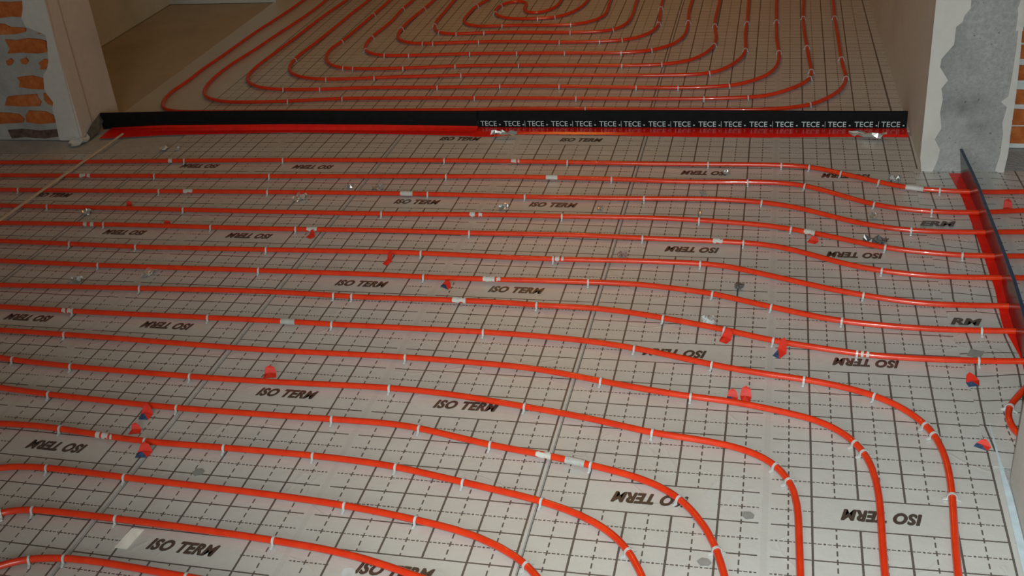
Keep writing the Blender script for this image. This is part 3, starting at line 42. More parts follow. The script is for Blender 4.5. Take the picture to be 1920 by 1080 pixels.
CLIPS = [[1,-2.4272,1.8575,0.057],[1,-2.006,1.8782,0.036],[1,-1.3436,1.8965,0.015],[1,-0.8617,1.8952,-0.014],[1,-0.3396,1.8956,0.019],[1,-0.0788,1.8946,-0.064],[1,0.0196,1.8808,-0.27],[1,0.1278,1.8311,-0.512],[1,0.2509,1.7633,-0.476],[1,0.4408,1.7061,-0.114],[2,-2.4814,1.7082,0.033],[2,-1.9997,1.7249,0.036],[2,-1.2973,1.7502,0.036],[2,-0.6749,1.7515,-0.035],[2,-0.1934,1.7462,0.033],[2,0.0028,1.7209,-0.389],[2,0.2249,1.5869,-0.438],[2,0.3987,1.5442,-0.092],[3,-2.9921,1.5561,0.023],[3,-2.3893,1.5712,0.032],[3,-1.9474,1.5846,0.024],[3,-1.3245,1.5956,0.002],[3,-0.9628,1.5902,-0.005],[3,-0.5408,1.5957,0.031],[3,-0.1403,1.5843,-0.203],[3,0.3242,1.4058,-0.127],[4,-2.7761,1.4187,0.007],[4,-2.2123,1.4214,0.001],[4,-1.4471,1.4284,0.023],[4,-0.803,1.4426,0.007],[4,-0.3402,1.4389,-0.08],[4,-0.043,1.3911,-0.307],[4,0.2389,1.2839,-0.293],[4,0.4568,1.2494,-0.046],[5,-2.461,1.2871,0.017],[5,-2.039,1.2899,0.002],[5,-1.7175,1.293,0.026],[5,-1.0947,1.3023,0.007],[5,-0.5122,1.3002,-0.037],[5,-0.191,1.2883,-0.095],[5,0.2189,1.1359,-0.242],[6,-2.5068,1.1339,-0.019],[6,-2.2455,1.1287,0.001],[6,-1.7631,1.1395,0.025],[6,-1.2204,1.1502,-0.013],[6,-0.7783,1.1405,0.01],[6,-0.3161,1.1426,-0.084],[6,0.1592,0.9868,-0.269],[7,-2.3116,0.9923,-0.001],[7,-1.7291,0.9976,0.008],[7,-1.1668,0.9957,-0.019],[7,-0.6446,1.0034,0.008],[7,-0.2675,0.9605,-0.287],[7,-0.0976,0.8999,-0.342],[7,0.0938,0.8404,-0.198],[7,0.4537,0.8218,0.048],[8,-2.0815,0.8538,0.034],[8,-1.4185,0.8611,-0.041],[8,-1.3583,0.859,-0.021],[8,-0.7758,0.8556,-0.043],[8,-0.398,0.8137,-0.253],[8,-0.2237,0.7657,-0.307],[8,-0.0901,0.7224,-0.26],[8,0.1263,0.6787,-0.147],[8,0.4271,0.6727,0.052],[9,-2.2303,0.6998,-0.012],[9,-1.767,0.6999,0.003],[9,-1.3642,0.6971,-0.014],[9,-0.9009,0.6943,-0.022],[9,-0.461,0.6493,-0.224],[9,-0.2476,0.5902,-0.265],[9,-0.0108,0.5435,-0.192],[9,0.16,0.4874,-0.506],[9,0.27,0.3766,-1.096],[9,0.2851,0.3402,-1.253],[9,0.3006,0.1216,-1.629],[10,-2.1785,0.5679,-0.027],[10,-1.0898,0.5454,-0.017],[10,-0.5302,0.485,-0.225],[10,-0.2926,0.4399,-0.124],[10,0.1042,0.2887,-1.025],[10,0.1215,0.2535,-1.201],[11,-2.26,0.4225,-0.106],[11,-2.0586,0.4067,-0.054],[11,-1.675,0.3937,-0.023],[11,-1.0893,0.3964,-0.021],[11,-0.7086,0.3517,-0.169],[11,-0.3734,0.2793,-0.188],[11,-0.0778,0.1818,-0.887],[11,-0.0486,0.1313,-1.192],[12,-2.0439,0.2699,-0.079],[12,-1.6415,0.2483,-0.025],[12,-1.1981,0.245,0.001],[12,-0.9573,0.2321,-0.187],[12,-0.7611,0.1868,-0.204],[12,-0.504,0.1374,-0.237],[12,-0.2881,0.0409,-0.778],[12,-0.1973,-0.1125,-1.245],[13,-1.9184,0.1255,-0.087],[13,-1.6569,0.1017,-0.043],[13,-1.4347,0.0993,-0.005],[13,-1.1923,0.0948,-0.041],[13,-0.9711,0.0763,-0.157],[13,-0.793,0.0403,-0.205],[13,-0.596,-0.0044,-0.284],[13,-0.3813,-0.1409,-0.975],[14,-1.8593,-0.0302,0.001],[14,-1.6365,-0.041,-0.052],[14,-1.049,-0.0738,-0.109],[14,-0.8684,-0.1005,-0.177],[14,-0.5906,-0.2097,-0.733],[15,-1.8769,-0.2021,0.514],[15,-1.8023,-0.1817,0.085],[15,-1.5784,-0.1848,-0.035],[15,-1.1709,-0.2069,-0.08],[16,-1.7103,-0.3371,0.304],[16,-1.6297,-0.3236,0.064],[16,-1.3192,-0.3404,-0.082],[17,0.4724,0.4724,-1.925]]
FC = [[-0.8797,2.4428,3.136,0],[0.027,2.4982,-2.551,0],[0.1809,2.8084,-1.618,0],[0.1708,3.0598,-1.549,0],[0.1607,3.6719,-1.568,0],[-2.2508,2.5276,0.113,1],[-2.001,2.5605,0.08,1],[-1.389,2.5694,0.002,1],[-0.9389,2.567,-0.016,1],[-0.3989,2.5657,0.046,1],[-0.2197,2.5813,0.163,1],[0.0306,2.8095,1.313,1],[0.0398,2.8979,1.577,1],[0.0247,3.2216,1.614,1],[0.0117,3.6715,1.569,1],[-2.3334,2.6788,3.079,2],[-2.1536,2.6809,-3.074,2],[-1.5964,2.7039,-3.118,2],[-1.3086,2.7162,-3.096,2],[-1.0386,2.7148,3.108,2],[-0.6969,2.7001,3.1,2],[-0.5169,2.6968,-3.115,2],[-0.3036,2.7207,-2.819,2],[-0.0996,3.1548,-1.52,2],[-0.1158,3.6225,-1.559,2],[-2.45,3.0987,-1.507,3],[-2.1729,2.8155,-0.041,3],[-1.9399,2.8329,0.091,3],[-1.527,2.8646,0.046,3],[-0.3979,2.8813,0.452,3],[-0.2506,3.1898,1.537,3],[-0.2572,3.6035,1.561,3],[-2.2828,3.8494,1.539,4],[-2.303,3.3819,1.462,4],[-2.1429,2.974,2.859,4],[-2.0905,2.9641,3.029,4],[-1.8389,2.9663,-3.07,4],[-1.5881,2.991,-3.071,4],[-1.2822,2.9984,3.138,4],[-0.7963,2.9865,-3.14,4],[-0.6174,3.0005,-2.93,4],[-0.3978,3.2679,-1.698,4],[-0.4117,3.5726,-1.515,4],[-2.1444,3.9497,-1.583,5],[-2.1578,3.4466,-1.584,5],[-2.1203,3.2382,-1.034,5],[-1.9925,3.1565,-0.157,5],[-1.8672,3.1534,0.043,5],[-1.5616,3.1698,0.036,5],[-1.3276,3.1726,-0.003,5],[-1.0935,3.17,-0.018,5],[-0.8237,3.1681,0.078,5],[-0.686,3.2022,0.479,5],[-0.5461,3.6344,1.618,5],[-2.0195,3.9437,1.49,6],[-2.0384,3.5846,1.622,6],[-1.8492,3.3369,3.079,6],[-1.7954,3.3367,-3.104,6],[-1.562,3.3536,-3.097,6],[-1.1486,3.3375,3.109,6],[-0.9507,3.3406,-3.067,6],[-0.8451,3.358,-2.824,6],[-0.692,3.6126,-1.575,6],[-0.7077,3.882,-1.521,6],[-1.8719,3.6407,-1.372,7],[-1.8102,3.5184,-0.666,7],[-1.7126,3.4885,-0.022,7],[-1.5698,3.5014,0.081,7],[-1.1203,3.4891,-0.011,7],[-0.9141,3.5261,0.634,7],[-1.7267,3.9811,1.36,8],[-1.5005,3.6162,-3.051,8],[-1.1421,3.6207,-2.933,8],[-1.591,3.9809,-1.863,9],[-1.5886,3.8419,-1.232,9],[-1.3352,3.7329,0.108,9],[-1.25,3.7548,0.459,9]]
SCR = [["foil",-1.809,1.5562,0.0443,0.0642,"crumpled foil scrap lying across the third red pipe from the long black strip"],["foil",-1.6492,1.6608,0.0284,0.0284,"flat grey foil scrap between second and third pipes, left of the larger crumpled piece"],["foil",-1.5366,1.6516,0.0401,0.0437,"crumpled grey foil scrap between second and third pipes, above the tape-wrapped stretch"],["foil",-1.0225,1.5108,0.0375,0.0383,"crumpled foil scrap lying between third and fourth pipes, left of the printed words"],["foil",-0.6856,1.5279,0.0185,0.0407,"small foil scrap between third and fourth pipes, right of the printed words"],["foil",-0.3455,1.5083,0.0128,0.0595,"narrow upright foil sliver just above a clip on the fourth pipe"],["grey",-0.1943,1.0217,0.0275,0.0415,"dark grey crumpled scrap lying on the solid grid line below the sixth pipe bend"],["brown",-0.5669,1.1943,0.0307,0.0287,"brownish printed paper scrap lying between fifth and sixth pipes"],["foil",-0.2691,0.8128,0.0399,0.0513,"crumpled clear film scrap lying between seventh and eighth pipe bends"],["foil",0.3026,1.8007,0.0431,0.0456,"crumpled bright foil scrap behind the first pipe bend near the right pier"],["grey",0.2091,1.3266,0.0807,0.0548,"large dark crumpled foil scrap between third and fourth pipes near the right doorway"],["foil",0.2169,1.5142,0.022,0.0466,"thin foil sliver hanging below a clip between second and third pipes on the right"],["greyflat",0.4275,0.7203,0.0364,0.0388,"square grey foil cutting lying between seventh and eighth pipes at the right doorway"],["greyflat",-1.4656,0.0111,0.0332,0.0341,"torn grey foil cutting lying between thirteenth and fourteenth pipes at left"],["greyflat",-0.1343,0.0168,0.0319,0.0298,"diamond-shaped grey foil cutting beside the twelfth pipe bend, near the printed words"],["greyflat",-0.2206,-0.1401,0.0305,0.0259,"rounded grey foil cutting beside the clip low on the twelfth pipe bend"],["white",-1.5202,-0.2336,0.0397,0.0657,"whitish rectangle of tape stuck on the foil below the fifteenth pipe, left of printed words"],["foil",-2.339,0.9051,0.0417,0.0356,"small dark-edged foil scrap between seventh and eighth pipes near the left edge"],["foil",-2.1107,0.9686,0.0335,0.0684,"crumpled foil scrap resting on the seventh pipe near the left edge"],["foil",-2.5881,1.9948,0.0376,0.0484,"small crumpled foil scrap lying in front of the left end of the black strip"],["foil",-2.53,1.9964,0.0234,0.0267,"tiny grey foil flake beside the crumpled scrap before the black strip"],["foil",-2.5915,1.386,0.0383,0.0359,"pale crumpled scrap at the near side of the fourth pipe by the left lath"],["foil",-0.3437,1.6681,0.0228,0.0284,"small pale foil flake below the second pipe, right of centre"],["foil",-0.2713,1.8376,0.0275,0.0306,"small foil scrap covering the printed letters behind the second pipe"],["greyflat",-0.9727,-0.2711,0.0312,0.0313,"clear plastic disc lying beside the printed words at the bottom edge"],["foil",-1.1653,2.1522,0.1081,0.0278,"thin silvery sliver lying where the two black strip pieces meet"],["foil",0.2344,2.1716,0.1356,0.04,"long crumpled foil scrap on the red foot near the right end of the strip"],["foil",-3.0291,2.0647,0.0847,0.1138,"crumpled whitish film bunched at the foot of the left pier"],["red",-1.6507,1.2615,0.0299,0.0345,"torn red scrap with a dark tail just below the fifth pipe"],["red",-1.3188,1.1003,0.0245,0.0514,"small red triangular scrap lying below the sixth pipe"],["redblue",-1.0815,0.9577,0.0365,0.0272,"red and blue torn scrap tucked under the seventh pipe near its white patch"],["red",-1.4526,0.4372,0.0366,0.0368,"folded red scrap lying behind the eleventh pipe, left of centre"],["redblue",-1.719,0.219,0.0302,0.0451,"upright folded red scrap beside the twelfth pipe, farthest of three at left"],["red",-1.7136,0.1513,0.0327,0.0306,"orange-red folded scrap lying behind the thirteenth pipe, middle one of three at left"],["redblue",-1.6422,0.0651,0.0375,0.0411,"red and blue scrap in front of the thirteenth pipe, nearest of three at left"],["red",-0.2176,0.7303,0.033,0.0446,"red torn scrap hanging down from the eighth pipe bend"],["redblue",-0.0723,0.6765,0.0296,0.0606,"red scrap with blue end hanging below the eighth pipe beside a clip"],["redblue",-0.1881,0.4548,0.0306,0.0345,"black and blue folded scrap against the tenth pipe bend, beside the red one"],["red",-0.155,0.4605,0.0307,0.0423,"round upright red scrap standing behind the tenth pipe bend"],["red",0.0238,1.3259,0.035,0.0272,"small red scrap lying below the fourth pipe bend"],["redblue",0.4008,0.5825,0.0351,0.0381,"dark red and blue folded scrap lying below the eighth pipe at the right doorway"],["redblue",0.3934,0.322,0.0327,0.0257,"red scrap with blue tip lying beside the right sheet edge near the wall corner"],["red",0.637,1.587,0.0341,0.0496,"red rounded scrap resting on the second pipe beyond the upright doorway strip"],["red",-2.4605,1.4607,0.0255,0.0267,"tiny dark red scrap lying between third and fourth pipes near the left"],["red",-2.2319,1.3225,0.0282,0.0201,"thin red shred lying behind the fifth pipe near the left"]]
TAPES = [[1,-2.4873,1.8541,0.055,0.0159,"w","narrow white tape band around the first pipe from the black strip, left side"],[1,-1.0625,1.8975,-0.007,0.0327,"w","white paper patch on top of the first pipe near its middle"],[1,0.3619,1.7193,-0.24,0.0578,"w","white tape wrapped on the first pipe in front of the right pier"],[2,-2.7825,1.6987,0.03,0.0458,"w","pale tape patch on the second pipe near the left lath"],[2,-0.8958,1.7566,-0.014,0.0432,"w","pale tape wrapped on the second pipe right of centre"],[3,-2.2688,1.5751,0.034,0.0381,"w","pale tape patch on the third pipe, left side"],[3,-1.4049,1.595,0.01,0.0471,"w","white tape wrapped on the third pipe above printed words"],[4,-1.105,1.4393,0.032,0.0445,"w","ragged white label on the fourth pipe near its middle"],[4,0.0141,1.3716,-0.348,0.0353,"w","whitish scuffed tape on the fourth pipe where it bends"],[5,-2.5213,1.2859,0.021,0.0415,"w","thin white label on the fifth pipe near the left edge"],[5,-1.6573,1.2947,0.03,0.0377,"w","ragged white label on the fifth pipe above a torn red scrap"],[5,-0.2712,1.2933,-0.043,0.0312,"w","flaked white label on the fifth pipe right of centre"],[6,-0.7582,1.1407,0.013,0.0271,"w","pale torn label on the sixth pipe beside a clip"],[7,-0.9459,0.9971,0.017,0.0563,"w","white label strip on the near side of the seventh pipe"],[8,-1.0167,0.8634,0.005,0.0419,"w","torn white label flakes on the eighth pipe near its middle"],[8,0.1462,0.676,-0.123,0.0208,"w","torn clear label flakes on the eighth pipe at the right"],[9,-2.2504,0.7001,-0.014,0.0325,"w","pale crumpled label on the ninth pipe near the left edge"],[9,-1.5051,0.6998,-0.015,0.0456,"g","grey crinkled tape wrapped around the ninth pipe, left of centre"],[12,-0.6223,0.1625,-0.177,0.0391,"w","torn white label flakes on the twelfth pipe left of its grey tape"],[12,-0.5433,0.1465,-0.22,0.0491,"g","smooth grey tape sleeve wrapped around the twelfth pipe"],[13,-1.7778,0.1106,-0.099,0.0507,"w","peeling white label on the thirteenth pipe near the left edge"]]
BRL = [[[-3.2635,0.6126],[-3.187,0.6083],[-3.11,0.6109],[-3.1212,0.5814],[-3.1383,0.546],[-3.1879,0.5491],[-3.2419,0.5442],[-3.2867,0.5472]],[[-3.2962,0.5205],[-3.2377,0.5185],[-3.213,0.5047],[-3.1647,0.5023],[-3.1401,0.4979],[-3.1459,0.4845],[-3.1936,0.4751],[-3.2601,0.473],[-3.3118,0.4766]],[[-3.2542,0.4522],[-3.2026,0.4487],[-3.1473,0.4569],[-3.0842,0.4503],[-3.0579,0.4412],[-3.0701,0.4236],[-3.0689,0.397],[-3.1166,0.3914],[-3.1874,0.3962],[-3.2615,0.3926],[-3.2444,0.4134]],[[-3.2829,0.3596],[-3.2555,0.3715],[-3.2463,0.3594],[-3.2621,0.3425],[-3.2796,0.3402]],[[-3.2111,0.3652],[-3.1816,0.374],[-3.1734,0.3589],[-3.1917,0.3439],[-3.2102,0.3483]],[[-3.1303,0.3496],[-3.0982,0.3674],[-3.0786,0.363],[-3.082,0.3463],[-3.1062,0.3223],[-3.1322,0.3236],[-3.121,0.3375]],[[-3.2545,0.2863],[-3.2157,0.2923],[-3.1747,0.2952],[-3.1252,0.2798],[-3.1358,0.2553],[-3.1382,0.2338],[-3.2074,0.2369],[-3.2587,0.2444],[-3.2453,0.2679]],[[-3.3549,0.1618],[-3.3316,0.1996],[-3.2921,0.2059],[-3.2301,0.209],[-3.182,0.2121],[-3.1838,0.1966],[-3.1718,0.1778],[-3.186,0.159],[-3.2747,0.1569]],[[-3.1483,0.2171],[-3.1318,0.2121],[-3.1325,0.1997],[-3.1127,0.1779],[-3.12,0.1592],[-3.1425,0.1685],[-3.1553,0.1872]],[[-3.4355,0.1284],[-3.3533,0.1268],[-3.3006,0.1207],[-3.2821,0.0984],[-3.293,0.0824],[-3.3699,0.0787],[-3.4552,0.073]],[[-3.2689,0.1176],[-3.2475,0.1368],[-3.1672,0.1339],[-3.1294,0.1151],[-3.1328,0.0833],[-3.213,0.0765],[-3.2752,0.0844]],[[-3.3811,0.0463],[-3.3101,0.052],[-3.2235,0.0443],[-3.1395,0.0514],[-3.1348,0.0193],[-3.2076,0.0089],[-3.309,0.0144],[-3.3737,0.0073]],[[-3.0649,0.4998],[-3.0537,0.5083],[-3.0503,0.4909],[-3.0572,0.4735],[-3.0679,0.4765],[-3.096,0.4739],[-3.0734,0.4836]]]
PLB = [[-3.1092,0.6381],[-3.125,0.5815],[-3.1446,0.5427],[-3.1372,0.5066],[-3.0747,0.4795],[-3.055,0.4705],[-3.0579,0.4412],[-3.0699,0.394],[-3.0781,0.3582],[-3.0963,0.3222],[-3.122,0.2981],[-3.1372,0.2368],[-3.1318,0.2121],[-3.1127,0.1779],[-3.1271,0.1435],[-3.1277,0.0993],[-3.1337,0.0482],[-3.1358,0.0096],[-3.1348,0.0018],[-3.0329,0.0028],[-3.0141,0.6362]]
BRR = [[[0.702,0.3772],[0.7847,0.382],[0.7914,0.3366],[0.708,0.3334]],[[0.7077,0.3104],[0.7947,0.3137],[0.8026,0.2598],[0.7133,0.2562]],[[0.7152,0.217],[0.8083,0.2209],[0.8155,0.1717],[0.7219,0.1675]],[[0.7108,0.1455],[0.8187,0.1499],[0.8269,0.0938],[0.7168,0.087]],[[0.7152,0.0727],[0.8287,0.0817],[0.8364,0.0288],[0.7205,0.0194]],[[0.6972,0.4373],[0.7754,0.4455],[0.7825,0.397],[0.7014,0.3942]],[[0.6897,0.5166],[0.7641,0.5226],[0.7727,0.464],[0.6978,0.4577]]]
PIL1 = [[0.3855,0.6145],[0.4924,0.6124],[0.4945,0.5776],[0.4787,0.556],[0.4751,0.534],[0.4566,0.5166],[0.4569,0.4583],[0.4227,0.4085],[0.4215,0.3809],[0.4517,0.3343],[0.4336,0.3062],[0.4418,0.2683],[0.4383,0.2205],[0.4488,0.1623],[0.4312,0.1229],[0.4528,0.0834],[0.4482,0.0432],[0.4353,-0.0026],[0.4,-0.0032],[0.3901,0.0525]]
PIL2 = [[0.6446,0.6095],[0.6541,0.5835],[0.6651,0.4158],[0.6703,0.2873],[0.6714,0.1543],[0.6739,0.0712],[0.6688,-0.0037],[0.6395,0.0059],[0.6484,0.0709],[0.6474,0.1444],[0.6403,0.183],[0.6475,0.2402],[0.6262,0.2591],[0.6467,0.2779],[0.6492,0.3522],[0.6492,0.4429],[0.6465,0.5228],[0.6353,0.5752]]

def G(X, Y):
    """true print grid -> floor: the rolls lie slightly stretched"""
    x = y = 0.0; n = 0
    for i in range(5):
        for j in range(5 - i):
            t = X ** i * Y ** j; x += CO[n][0] * t; y += CO[n][1] * t; n += 1
    return x, y

# ---------------------------------------------------------------- node helper and materials
class N:
    def __init__(s, name):
        s.m = bpy.data.materials.new(name); s.m.use_nodes = True
        s.t = s.m.node_tree; s.b = s.t.nodes['Principled BSDF']
    def n(s, typ, **kw):
        x = s.t.nodes.new(typ)
        for k, v in kw.items(): setattr(x, k, v)
        return x
    def put(s, sock, v):
        if isinstance(v, bpy.types.NodeSocket): s.t.links.new(v, sock)
        elif isinstance(v, (tuple, list)) and len(v) == 3 and sock.type == 'RGBA': sock.default_value = (*v, 1)
        else: sock.default_value = v
    def math(s, op, a, b=0.0, c=0.0):
        x = s.n('ShaderNodeMath', operation=op)
        for i, v in enumerate((a, b, c)): s.put(x.inputs[i], v)
        return x.outputs[0]
    def noise(s, scale, detail=4, rough=.6, vec=None, dist=0):
        x = s.n('ShaderNodeTexNoise'); x.inputs['Scale'].default_value = scale; x.inputs['Detail'].default_value = detail
        x.inputs['Roughness'].default_value = rough; x.inputs['Distortion'].default_value = dist
        s.put(x.inputs['Vector'], vec if vec else s.pos())
        return x.outputs['Fac']
    def pos(s):
        if not hasattr(s, '_p'): s._p = s.n('ShaderNodeNewGeometry').outputs['Position']
        return s._p
    def ramp(s, f, stops):
        x = s.n('ShaderNodeValToRGB'); s.put(x.inputs[0], f); e = x.color_ramp.elements
        while len(e) < len(stops): e.new(.5)
        for q, (p, c) in zip(e, stops):
            q.position = p; q.color = (*c, 1) if isinstance(c, tuple) else (c, c, c, 1)
        return x.outputs[0]
    def mix(s, f, a, b):
        x = s.n('ShaderNodeMix', data_type='RGBA'); s.put(x.inputs[0], f); s.put(x.inputs[6], a); s.put(x.inputs[7], b)
        return x.outputs[2]
    def bump(s, h, strength, dist=.01, prev=None):
        x = s.n('ShaderNodeBump'); x.inputs['Strength'].default_value = strength; x.inputs['Distance'].default_value = dist
        s.put(x.inputs['Height'], h)
        if prev: s.put(x.inputs['Normal'], prev)
        return x.outputs[0]
    def set(s, **kw):
        for k, v in kw.items(): s.put(s.b.inputs[k.replace('_', ' ')], v)
        return s.m

def plain(name, col, rough=.5, metal=0., var=.12, scale=40, spec=.5):
    a = N(name); f = a.noise(scale)
    lo = tuple(c * (1 - var) for c in col); hi = tuple(min(1, c * (1 + var)) for c in col)
    return a.set(Base_Color=a.ramp(f, [(.3, lo), (.7, hi)]), Roughness=rough, Metallic=metal, Specular_IOR_Level=spec)

FOIL_D, FOIL_M, FOIL_R = (.50, .50, .48), .2, .4
def foil_material(name, r0, cells=True):
    a = N(name)
    uv = a.n('ShaderNodeUVMap', uv_map='grid').outputs[0]
    sp = a.n('ShaderNodeSeparateXYZ'); a.put(sp.inputs[0], uv); s, wv = sp.outputs[0], sp.outputs[1]
    M = a.math
    def near_int(x, period=1.0):      # distance to the closest multiple
        return M('ABSOLUTE', M('SUBTRACT', M('FRACT', M('ADD', M('DIVIDE', x, period), .5)), .5))
    def lt(x, v): return M('LESS_THAN', x, v)
    def gt(x, v): return M('GREATER_THAN', x, v)
    def mul(*x):
        o = x[0]
        for y in x[1:]: o = M('MULTIPLY', o, y)
        return o
    def inv(x): return M('SUBTRACT', 1.0, x)
    dv, dh = near_int(s), near_int(wv)
    dv2, dh2 = M('SUBTRACT', .5, dv), M('SUBTRACT', .5, dh)
    mid = M('ABSOLUTE', M('SUBTRACT', s, 5.0))
    row = M('FRACT', M('DIVIDE', M('SUBTRACT', wv, float(r0)), 6.0))
    inrow = mul(gt(row, .003), lt(row, .1637))
    c25 = M('ABSOLUTE', M('SUBTRACT', mid, 2.5))           # both text cells are centred 2.5 units from the fold
    incell = mul(inrow, lt(c25, 1.46)) if cells else 0.0
    out = inv(incell) if cells else 1.0
    ragged = M('MULTIPLY_ADD', a.noise(260, 1), .015, .0175)
    vs = mul(lt(dv, ragged), gt(mid, .4), out)
    vd = mul(lt(dv2, .0175), lt(near_int(wv, .25), .31), out)
    hs = mul(lt(dh, M('MULTIPLY_ADD', a.noise(200, 1), .013, .0135)), gt(mid, .13))
    t = near_int(s, .5)
    dash = M('MAXIMUM', lt(t, .16), mul(gt(t, .21), lt(t, .38)))
    dot = mul(gt(t, .45), lt(dh2, .025))
    hd = mul(M('MAXIMUM', mul(dash, lt(dh2, .0155)), dot), gt(mid, .13), out)
    ln = M('MINIMUM', M('ADD', M('ADD', vs, vd), M('ADD', hs, hd)), 1.0)
    ln = mul(ln, gt(s, -.03), lt(s, 10.03))
    # foil: slightly uneven sheen, fine woven grain, creases of the film
    big = a.noise(5, 5, .65)
    base = a.mix(big, (FOIL_D[0] * .86, FOIL_D[1] * .85, FOIL_D[2] * .83), (FOIL_D[0] * 1.1, FOIL_D[1] * 1.1, FOIL_D[2] * 1.1))
    tape = lt(mid, .07)
    base = a.mix(M('MULTIPLY', tape, .3), base, (.38, .375, .36))
    col = a.mix(ln, base, (.036, .024, .018))
    wave = M('MULTIPLY', M('SINE', M('MULTIPLY', M('ADD', s, M('MULTIPLY', wv, .6)), 190.0)), M('SINE', M('MULTIPLY', M('SUBTRACT', s, M('MULTIPLY', wv, .6)), 190.0)))
    col = a.mix(M('MULTIPLY', M('GREATER_THAN', wave, .0), .14), col, (.62, .62, .60))
    v = a.n('ShaderNodeTexVoronoi', feature='DISTANCE_TO_EDGE'); v.inputs['Scale'].default_value = 3.2
    warp = a.n('ShaderNodeVectorMath', operation='ADD')
    nz = a.n('ShaderNodeTexNoise'); nz.inputs['Scale'].default_value = 2.5; a.put(nz.inputs['Vector'], a.pos())
    a.put(warp.inputs[0], a.pos()); a.put(warp.inputs[1], nz.outputs['Color']); a.put(v.inputs['Vector'], warp.outputs[0])
    crease = M('MAXIMUM', M('SUBTRACT', 1.0, M('MULTIPLY', v.outputs['Distance'], 40.0)), 0.0)
    crease = M('MULTIPLY', crease, gt(a.noise(3.1, 2), .55))
    h = M('ADD', M('MULTIPLY', a.noise(14, 4), .8), M('MULTIPLY', crease, .25))
    nrm = a.bump(h, .25, .01)
    nrm = a.bump(wave, .12, .002, nrm)
    rg = M('ADD', M('MULTIPLY', ln, .15), M('MULTIPLY_ADD', big, .12, FOIL_R - .06))
    return a.set(Base_Color=col, Metallic=M('MULTIPLY', inv(ln), FOIL_M), Roughness=rg, Normal=nrm, Coat_Weight=.8, Coat_Roughness=.4)

M_foil0 = foil_material('foil_printed', 0)
M_foil3 = foil_material('foil_printed_turned', 3)
M_foilp = foil_material('foil_plain_grid', 0, False)
M_foilo = foil_material('foil_printed_offcut', 3)

def pipe_material():
    a = N('red_pipe'); f = a.noise(30, 3)
    return a.set(Base_Color=a.ramp(f, [(.3, (.50, .022, .004)), (.75, (.60, .036, .006))]), Roughness=.28, Specular_IOR_Level=.35, Coat_Weight=.45, Coat_Roughness=.04)
M_pipe = pipe_material()
M_ink = plain('brown_ink', (.046, .032, .024), .5); M_ink.node_tree.nodes['Principled BSDF'].inputs['Coat Weight'].default_value = .8; M_ink.node_tree.nodes['Principled BSDF'].inputs['Coat Roughness'].default_value = .33
M_white_ink = plain('pale_ink', (.40, .48, .50), .6)
M_black = plain('black_foam', (.004, .0045, .005), .8, var=.3, spec=.15)
M_gloss = plain('black_gloss_film', (.014, .013, .014), .2, var=.3)
M_blue = plain('blue_edge', (.012, .035, .075), .35, var=.4)
M_redfoot = plain('red_film', (.62, .012, .006), .24, var=.12)
M_clip = plain('grey_clip', (.40, .41, .40), .35)
M_scrfoil = plain('foil_scrap', (.62, .63, .62), .28, .8, scale=120)
M_scrgrey = plain('dark_foil_scrap', (.16, .16, .16), .35, .5, scale=160, var=.6)
M_greyflat = plain('grey_film', (.27, .27, .26), .45, .3)
M_brown = plain('brown_print', (.22, .13, .11), .5, var=.5, scale=200)
M_white = plain('white_tape', (.42, .40, .37), .5)
M_greytape = plain('grey_tape', (.42, .42, .40), .35, .3)
M_redscr = plain('red_scrap', (.50, .022, .010), .5, spec=.2)
M_bluescr = plain('blue_black_scrap', (.022, .045, .10), .35, var=.6, scale=200)
M_lath = plain('pale_wood', (.52, .43, .32), .6, scale=60)
M_film = plain('milky_film', (.55, .57, .57), .25, .2)
M_flap = plain('grey_foam_flap', (.06, .065, .066), .55, var=.3)

def plaster_material(name, c1, c2, c3, scale=6, bump=.35):
    a = N(name); f = a.noise(scale, 8, .65); g = a.noise(scale * 9, 5, .7); k = a.noise(2.2, 3)
    col = a.mix(a.ramp(k, [(.42, 0.), (.6, 1.)]), a.ramp(f, [(.32, c1), (.68, c2)]), a.ramp(g, [(.3, c2), (.72, c3)]))
    pits = a.ramp(a.noise(55, 2), [(.22, 1.), (.3, 0.)])
    h = a.math('SUBTRACT', a.math('ADD', f, a.math('MULTIPLY', g, .5)), a.math('MULTIPLY', pits, .6))
    return a.set(Base_Color=col, Roughness=.85, Normal=a.bump(h, bump, .012), Specular_IOR_Level=.2)
M_plaster = plaster_material('plaster', (.43, .415, .385), (.54, .52, .485), (.48, .46, .43), 4, .15)
M_cement = plaster_material('rough_cement', (.15, .15, .145), (.38, .38, .37), (.25, .25, .24), 7, .9)
M_mortar = plaster_material('smeared_mortar', (.27, .27, .26), (.41, .40, .38), (.33, .32, .30), 9, .6)
M_mortarw = plaster_material('pale_mortar', (.46, .49, .50), (.62, .64, .64), (.52, .54, .55), 9, .5)
M_floor = plaster_material('bare_screed', (.30, .27, .22), (.40, .36, .29), (.35, .31, .25), 3, .25)
M_ceil = plaster_material('clay_block_ceiling', (.36, .19, .085), (.48, .27, .13), (.42, .23, .11), 3, .3)
M_ceilnear = plaster_material('raw_ceiling', (.40, .40, .38), (.5, .5, .47), (.45, .45, .42), 3, .3)
M_rawbrick = plaster_material('raw_brick_wall', (.40, .16, .05), (.55, .25, .09), (.47, .20, .07), 5, .4)
def brick_material():
    a = N('brick_clay'); f = a.noise(22, 6, .7); g = a.noise(70, 4, .7)
    col = a.ramp(f, [(.3, (.30, .075, .022)), (.55, (.46, .13, .035)), (.78, (.52, .22, .10))])
    return a.set(Base_Color=col, Roughness=.9, Normal=a.bump(a.math('ADD', f, g), .5, .008), Specular_IOR_Level=.15)
M_brick = brick_material()
M_darkbrick = plain('sooty_brick', (.10, .055, .045), .9, var=.6, scale=40)

